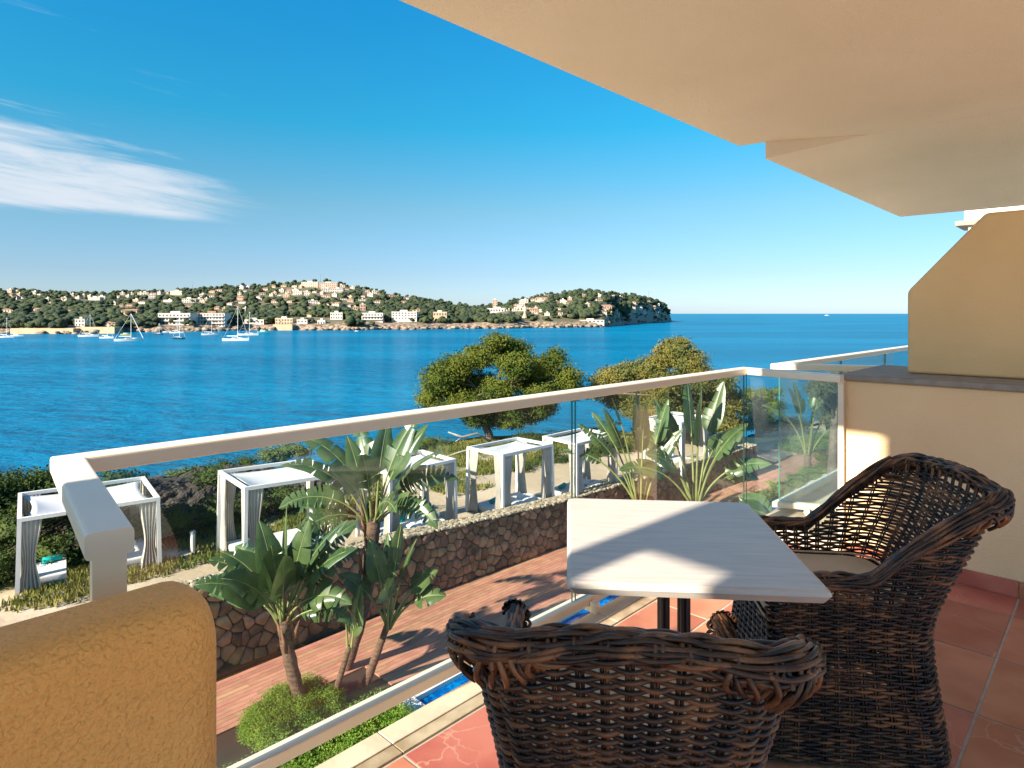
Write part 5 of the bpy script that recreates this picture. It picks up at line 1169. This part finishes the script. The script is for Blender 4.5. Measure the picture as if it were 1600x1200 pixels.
# sea walls
for k, (x0, x1, yt, yb, lab) in enumerate(((122, 182, 511, 517, 'pale stone quay below the left shore villas'), (20, 118, 513, 518, 'low tan sea wall along the far left shore'), (428, 458, 507, 515, 'tan sea wall under the stone shore house'))):
    d = tpos((x0 + x1) / 2, .0).y - 1; m = MB(); m.box((x0 - 800) / FX * d, (x1 - 800) / FX * d, d - 2, d + 6, E + SEA - 1, E - (yt - 490) / FX * d); tag(m.build('sea_wall', WALLC[3]), lab, 'sea wall')
rh_ = random.Random(5); WN = ['white', 'cream', 'pink', 'tan']
def zone(px, py):
    for lim, s in ((40, 'on the far left slope'), (115, 'above the tan sea wall'), (185, 'above the stone quay'), (245, 'left of the long apartment block'), (300, 'above the long apartment block'), (352, 'above the four-storey block'), (400, 'above the tallest mast'), (440, 'well left of the summit'), (472, 'just left of the summit'), (500, 'under the cream summit flats'), (530, 'under the pinkish summit flats'), (570, 'just right of the summit'), (740, 'on the right-hand hill slope'), (850, 'on the left headland'), (890, 'left of the headland top'), (930, 'under the headland top'), (965, 'right of the headland top'), (2000, 'near the headland cliff')):
        if px < lim: return s
placed = []
def tryh(px, py, w, h, wc, rc, roof, st):
    for (a, b) in placed:
        if abs(a - px) < w * .9 and abs(b - py) < h * .9: return
    yr, ys, D = prf(px)
    if py > ys - 6 or py - h < yr - 4: return
    placed.append((px, py)); q_ = (py - yr) / (ys - yr); lab = '%s %s house with %s %s %s' % ({0: 'small', 1: 'wide'}[int(w > 11)], WN[wc], 'terracotta tiled roof' if rc == 0 else 'flat roof', 'high' if q_ < .22 else 'midway up' if q_ < .45 else 'low', zone(px, py))
    house(px - w / 2, px + w / 2, py - h, py, wc, rc, st, max(2, int(w / 3)), lab, 'hillside_house', 'houses scattered over the wooded hills', detail=False, rot=rh_.uniform(-.35, .35), roof=roof)
# two long stepped terraces of flats under the summit
for (x0, x1, y0, y1, wc, lab) in ((471, 497, 441, 449, 1, 'left row of cream terraced flats at the summit'), (499, 527, 442, 450, 2, 'right row of pinkish terraced flats at the summit')):
    house(x0, x1, y0, y1, wc, 1, 3, 9, lab, 'terraced_flats', cat='building', detail=False); placed.append(((x0 + x1) / 2, y1))
for (px, py, w, h, wc, rc) in [(465, 461, 13, 6, 0, 1), (480, 462, 9, 6, 0, 1), (528, 457, 16, 6, 0, 1), (512, 456, 14, 5, 0, 1), (430, 474, 12, 6, 1, 0), (438, 471, 10, 6, 0, 1), (489, 475, 14, 5, 0, 1), (520, 478, 22, 6, 1, 0), (480, 477, 12, 5, 0, 1), (547, 472, 10, 5, 2, 0), (566, 471, 12, 3, 0, 1), (590, 474, 12, 5, 1, 0), (567, 485, 8, 9, 2, 1), (483, 496, 7, 6, 1, 0), (375, 470, 10, 8, 2, 0), (378, 475, 12, 5, 0, 0), (147, 469, 18, 4, 0, 1), (158, 468, 12, 5, 0, 1), (262, 472, 18, 3, 0, 1), (222, 475, 14, 5, 0, 0), (275, 461, 20, 6, 1, 1), (236, 466, 12, 5, 0, 1), (295, 473, 20, 6, 0, 1), (53, 460, 8, 4, 0, 1), (22, 455, 14, 4, 1, 0), (630, 474, 8, 4, 3, 0), (600, 482, 6, 4, 3, 0)]:
    tryh(px, py, w, h, wc, rc, 'hip' if rc == 0 else 'flat', 2)
for i in range(420):
    r_ = rh_.random()
    if r_ < .42: px = rh_.gauss(488, 48); py = rh_.uniform(446, 466)
    elif r_ < .62: px = rh_.uniform(330, 600); py = rh_.uniform(448, 486)
    elif r_ < .80: px = rh_.uniform(-80, 340); py = rh_.uniform(456, 480)
    else: px = rh_.uniform(800, 1030); py = rh_.uniform(462, 494)
    yr, ys, D = prf(px)
    w = rh_.uniform(5, 11); h = rh_.uniform(3.0, 5); wc = rh_.choice([0, 0, 1, 1, 2, 3]); rc = rh_.choice([0, 0, 1, 2]); 
    if len(placed) < 165: tryh(px, max(py, yr + 4), w, h, wc, rc, 'hip' if rc == 0 else 'flat', rh_.choice([1, 2]))

# masts on the skyline
for (px, y0, y1, lab) in ((500.5, 428, 442, 'thin lattice mast on the very top of the hill'), (301, 441, 454, 'thin mast on the skyline of the left slope')):
    t_ = .97; g = tpos(px, t_); d = g.y; m = MB(); g = PD(px, y1, d); tp = PD(px, y0, d); m.tube([g - Vector((0, 0, 4)), tp], [.35, .12], 4); m.bar(g.lerp(tp, .75) - Vector((1.2, 0, 0)), g.lerp(tp, .75) + Vector((1.2, 0, 0)), .2, .2); tag(m.build('mast', pmat('galvanised', (.2, .22, .24), None)), lab, 'mast')
g = PD(1013.5, 470, prf(1013)[1] * 0 + tpos(1013, .9).y); m = MB(); tp = PD(1013.5, 454, g.y); m.tube([g - Vector((0, 0, 4)), tp], [.3, .25], 4); m.bar(PD(1005, 456, g.y), PD(1019, 456.5, g.y), .25, .3); tag(m.build('tower_crane', MATS['galvanised']), 'thin tower crane on the skyline of the headland', 'crane')

# trees of the far shore -------------------------------------------------
ico_v = []; ico_f = []
import bmesh
bm = bmesh.new(); bmesh.ops.create_icosphere(bm, subdivisions=2, radius=1); ICO_V = np.array([v.co[:] for v in bm.verts]); ICO_F = np.array([[v.index for v in f.verts] for f in bm.faces]); bm.free()
bm = bmesh.new(); bmesh.ops.create_icosphere(bm, subdivisions=1, radius=1); IC1_V = np.array([v.co[:] for v in bm.verts]); IC1_F = np.array([[v.index for v in f.verts] for f in bm.faces]); bm.free()
M['far_tree'] = pmat('far_pine_foliage', (.014, .030, .011), (.042, .060, .018), .09, .9, 1.0, 1.6, 3, detail=5, dist=.6, ramp=(.42, .6))
t_ = M['far_tree'].node_tree
rn = np.random.RandomState(4); TV = []; TF = []; off = 0; rtree = random.Random(9)
def add_tree(g, r, fine=False):
    global off
    lob = 3 if not fine else 5
    for q in range(lob):
        BV, BF = (IC1_V, IC1_F)
        c = np.array([g.x + rtree.uniform(-.55, .55) * r, g.y + rtree.uniform(-.5, .5) * r, g.z + r * rtree.uniform(.35, .95)]); s = r * rtree.uniform(.5, .8)
        V = BV * (1 + rn.uniform(-.28, .28, size=(len(BV), 1))) * np.array([s, s, s * rtree.uniform(.6, .85)]) + c
        TV.append(V); TF.append(BF + off); off += len(V)
def blocked(px, py, d):
    for (x0, x1, y0, y1, dd) in CLR:
        if d < dd + 1 and x0 < px < x1 and y0 < py < y1 + 0: return True
    return False
cnt = 0
for i in range(13500):
    px = rtree.uniform(-420, 1044); yr, ys, D = prf(px); t = rtree.random() ** 1.15
    if t < .012: continue
    # bare shore on the red point and on the headland rocks
    if 600 < px < 860 and t < .05: continue
    if 860 <= px < 960 and t < .10: continue
    if px >= 960 and t < .25 and rtree.random() < .75: continue
    if 440 < px < 640 and t > .72 and rtree.random() < .5: continue
    if noise.noise(Vector((px * .05, t * 7, 1))) > .28: continue
    g = tpos(px, min(.995, t)); r = rtree.uniform(2.1, 4.6) * (1 if px < 700 else .85) * (.8 if t > .75 else 1)
    if px > 900: r *= 1.15
    x_, y_ = proj(g + Vector((0, 0, r * .7))); rp = r * FX / g.y
    if blocked(x_, y_ , g.y) or blocked(x_, y_ - rp * .6, g.y) or blocked(x_ - rp * .6, y_, g.y) or blocked(x_ + rp * .6, y_, g.y): continue
    add_tree(g, r); cnt += 1
tag(npmesh('far_woodland', np.concatenate(TV), np.concatenate(TF), M['far_tree']), kind='stuff')
# shore rocks
TV = []; TF = []; off = 0
M['shore_rock'] = pmat('pale_shore_rock', (.33, .25, .18), (.12, .09, .07), .35, .95, 1.0, 1.2, 6, detail=6, dist=.5)
for i in range(900):
    px = rtree.uniform(-300, 1040)
    if px < 480 and rtree.random() < .6: continue
    g = tpos(px, rtree.uniform(.0, .03) if px < 950 else rtree.uniform(0, .12)); g.z = max(g.z, E + SEA) if px > 950 else E + SEA + rtree.uniform(-.3, 1.8); s = rtree.uniform(.6, 2.4)
    V = IC1_V * (1 + rn.uniform(-.35, .35, size=(len(IC1_V), 1))) * np.array([s * 1.6, s, s * .75]) + np.array(g) - np.array([0, 3, 0]); TV.append(V); TF.append(IC1_F + off); off += len(V)
tag(npmesh('shore_rocks', np.concatenate(TV), np.concatenate(TF), M['shore_rock']), kind='stuff')

# ================================================================== BOATS
M['hull_white'] = pmat('white_hull', (.74, .74, .74), None, rough=.25); M['hull_dark'] = pmat('navy_hull', (.03, .045, .07), None, rough=.25); M['hull_teal'] = pmat('teal_hull', (.05, .38, .36), None, rough=.3); M['hull_yellow'] = pmat('yellow_hull', (.55, .50, .04), None, rough=.3)
M['alu'] = pmat('pale_mast', (.72, .72, .70), None, rough=.35); M['sail_cover'] = pmat('blue_sail_cover', (.03, .14, .30), None, rough=.8); M['cabin_glass'] = pmat('dark_window_glass', (.03, .04, .045), None, rough=.06)
def boat(px, yw, lpx, mast_y, hullm, label, heading=0., kind='sail', cover='hull_white', forestay=False):
    d = 12.0 * FX / (yw - 490); Lb = lpx * d / FX / max(.5, abs(math.cos(heading))); base = Vector(((px - 800) / FX * d, d, E + SEA))
    root = empty('sailing_boat' if kind == 'sail' else 'motorboat', base, heading, label, 'sailing boat' if kind == 'sail' else 'motorboat', 'boats moored in the bay')
    bw = Lb * .15; fb = Lb * .085 if kind == 'sail' else Lb * .11
    m = MB(); n = 10; rows = []
    for i in range(n + 1):
        t = i / n; x = lerp(-Lb / 2, Lb / 2, t); w = bw * (math.sin(min(1, t * .55 + .42) * math.pi) ** .8 if t < .999 else .01); w = bw * (1 - max(0, (t - .35) / .65) ** 2.2) * (.82 + .18 * min(1, t * 4)); sh_ = fb * (1 + .35 * (t - .3) ** 2 * 3)
        rows.append([(x, -w, sh_), (x * .98, -w * .8, 0.02), (x * .95, 0, -.35), (x * .98, w * .8, .02), (x, w, sh_)])
    vs = [v for r in rows for v in r]; fs = [(i * 5 + j, (i + 1) * 5 + j, (i + 1) * 5 + j + 1, i * 5 + j + 1) for i in range(n) for j in range(4)] + [(i * 5, i * 5 + 4, (i + 1) * 5 + 4, (i + 1) * 5) for i in range(n)] + [(0, 1, 2, 3, 4)]
    m.add(vs, fs); m.build('hull', M[hullm], root, world=False)
    m = MB(); cz = fb * 1.02
    if kind == 'sail': m.prism([(-Lb * .14, -bw * .5), (Lb * .20, -bw * .32), (Lb * .26, 0), (Lb * .20, bw * .32), (-Lb * .14, bw * .5)], cz, cz + Lb * .038)
    else: m.prism([(-Lb * .25, -bw * .65), (Lb * .12, -bw * .6), (Lb * .22, 0), (Lb * .12, bw * .6), (-Lb * .25, bw * .65)], cz, cz + Lb * .10)
    m.build('cabin', M['hull_white'], root, world=False)
    m = MB(); zz = cz + (Lb * .012 if kind == 'sail' else Lb * .05); hh = Lb * .016 if kind == 'sail' else Lb * .03; ww = bw * .52 if kind == 'sail' else bw * .66; m.box(-Lb * .10, Lb * .10, -ww, ww, zz, zz + hh); m.build('cabin_window', M['cabin_glass'], root, world=False)
    if mast_y:
        H = (yw - mast_y) * d / FX; m = MB(); m.tube([(Lb * .06, 0, fb), (Lb * .06, 0, H)], [max(.10, Lb * .010), max(.08, Lb * .007)], 6); m.build('mast', M['alu'], root, world=False)
        m = MB(); m.tube([(Lb * .05, 0, fb + Lb * .10), (-Lb * .36, 0, fb + Lb * .105)], [Lb * .018, Lb * .014], 6); m.build('boom', M[cover], root, world=False)
        m = MB(); m.tube([(Lb * .06, 0, H), (Lb * .49, 0, fb)], [.05 if not forestay else .16] * 2, 4); m.tube([(Lb * .06, 0, H), (-Lb * .49, 0, fb)], [.035] * 2, 4); m.build('stay', M['alu'], root, world=False)
        if kind == 'sail': m = MB(); m.box(-.05, .05, -bw * .6, bw * .6, H * .55, H * .55 + .08); o = m.build('spreader', M['alu'], root, world=False); o.location.x = Lb * .06
    return root
boat(9, 527.5, 24, 496, 'hull_white', 'white sailing boat at the left edge of the bay', .1)
boat(27, 525.5, 17, None, 'hull_white', 'white motorboat right behind the leftmost sailing boat', .2, 'motor')
boat(139, 526, 29, 491, 'hull_white', 'white sailing boat in front of the left shore quay', .15)
boat(167, 528.5, 22, 505, 'hull_white', 'low white boat with a short mast right of the quay', -.1)
boat(197, 523.5, 15, None, 'hull_yellow', 'yellow boat half hidden behind a sloop', .2, 'motor')
boat(202, 533, 38, 490, 'hull_white', 'nearest left sloop with a furled jib, in front of the yellow boat', .35, forestay=True)
boat(248, 523, 14, 505, 'hull_dark', 'small dark boat near the shore below the terraced apartments', .1)
boat(276, 520.5, 20, 500, 'hull_white', 'white boat nearest the shore below the terraced apartments', .1)
boat(279.5, 529.5, 18, 496, 'hull_dark', 'dark sloop with white deck below the gap between the two apartment blocks', .2)
boat(329, 523.5, 25, 488, 'hull_white', 'broad white yacht below the four-storey apartment block', .3)
boat(369, 532.5, 40, 479, 'hull_white', 'largest sailing yacht, with the tallest mast, in the middle of the bay', .05)
boat(388, 524, 31, 487, 'hull_white', 'white yacht just behind the largest sailing yacht', .1, cover='sail_cover')
boat(412, 520, 19, None, 'hull_teal', 'teal motorboat right of the two big yachts', .2, 'motor')
boat(557, 517.6, 6, None, 'hull_white', 'tiny white dinghy near the brown shore cliff', 0, 'motor')
boat(1292, 493.2, 6, None, 'hull_white', 'tiny white ship far out near the horizon at the right', 0, 'motor')
boat(258, 519.3, 8, None, 'hull_white', 'tiny white dinghy left of the boat nearest the shore', 0, 'motor')
boat(266, 519, 6, None, 'hull_white', 'tiny white tender beside the boat nearest the shore', .3, 'motor')
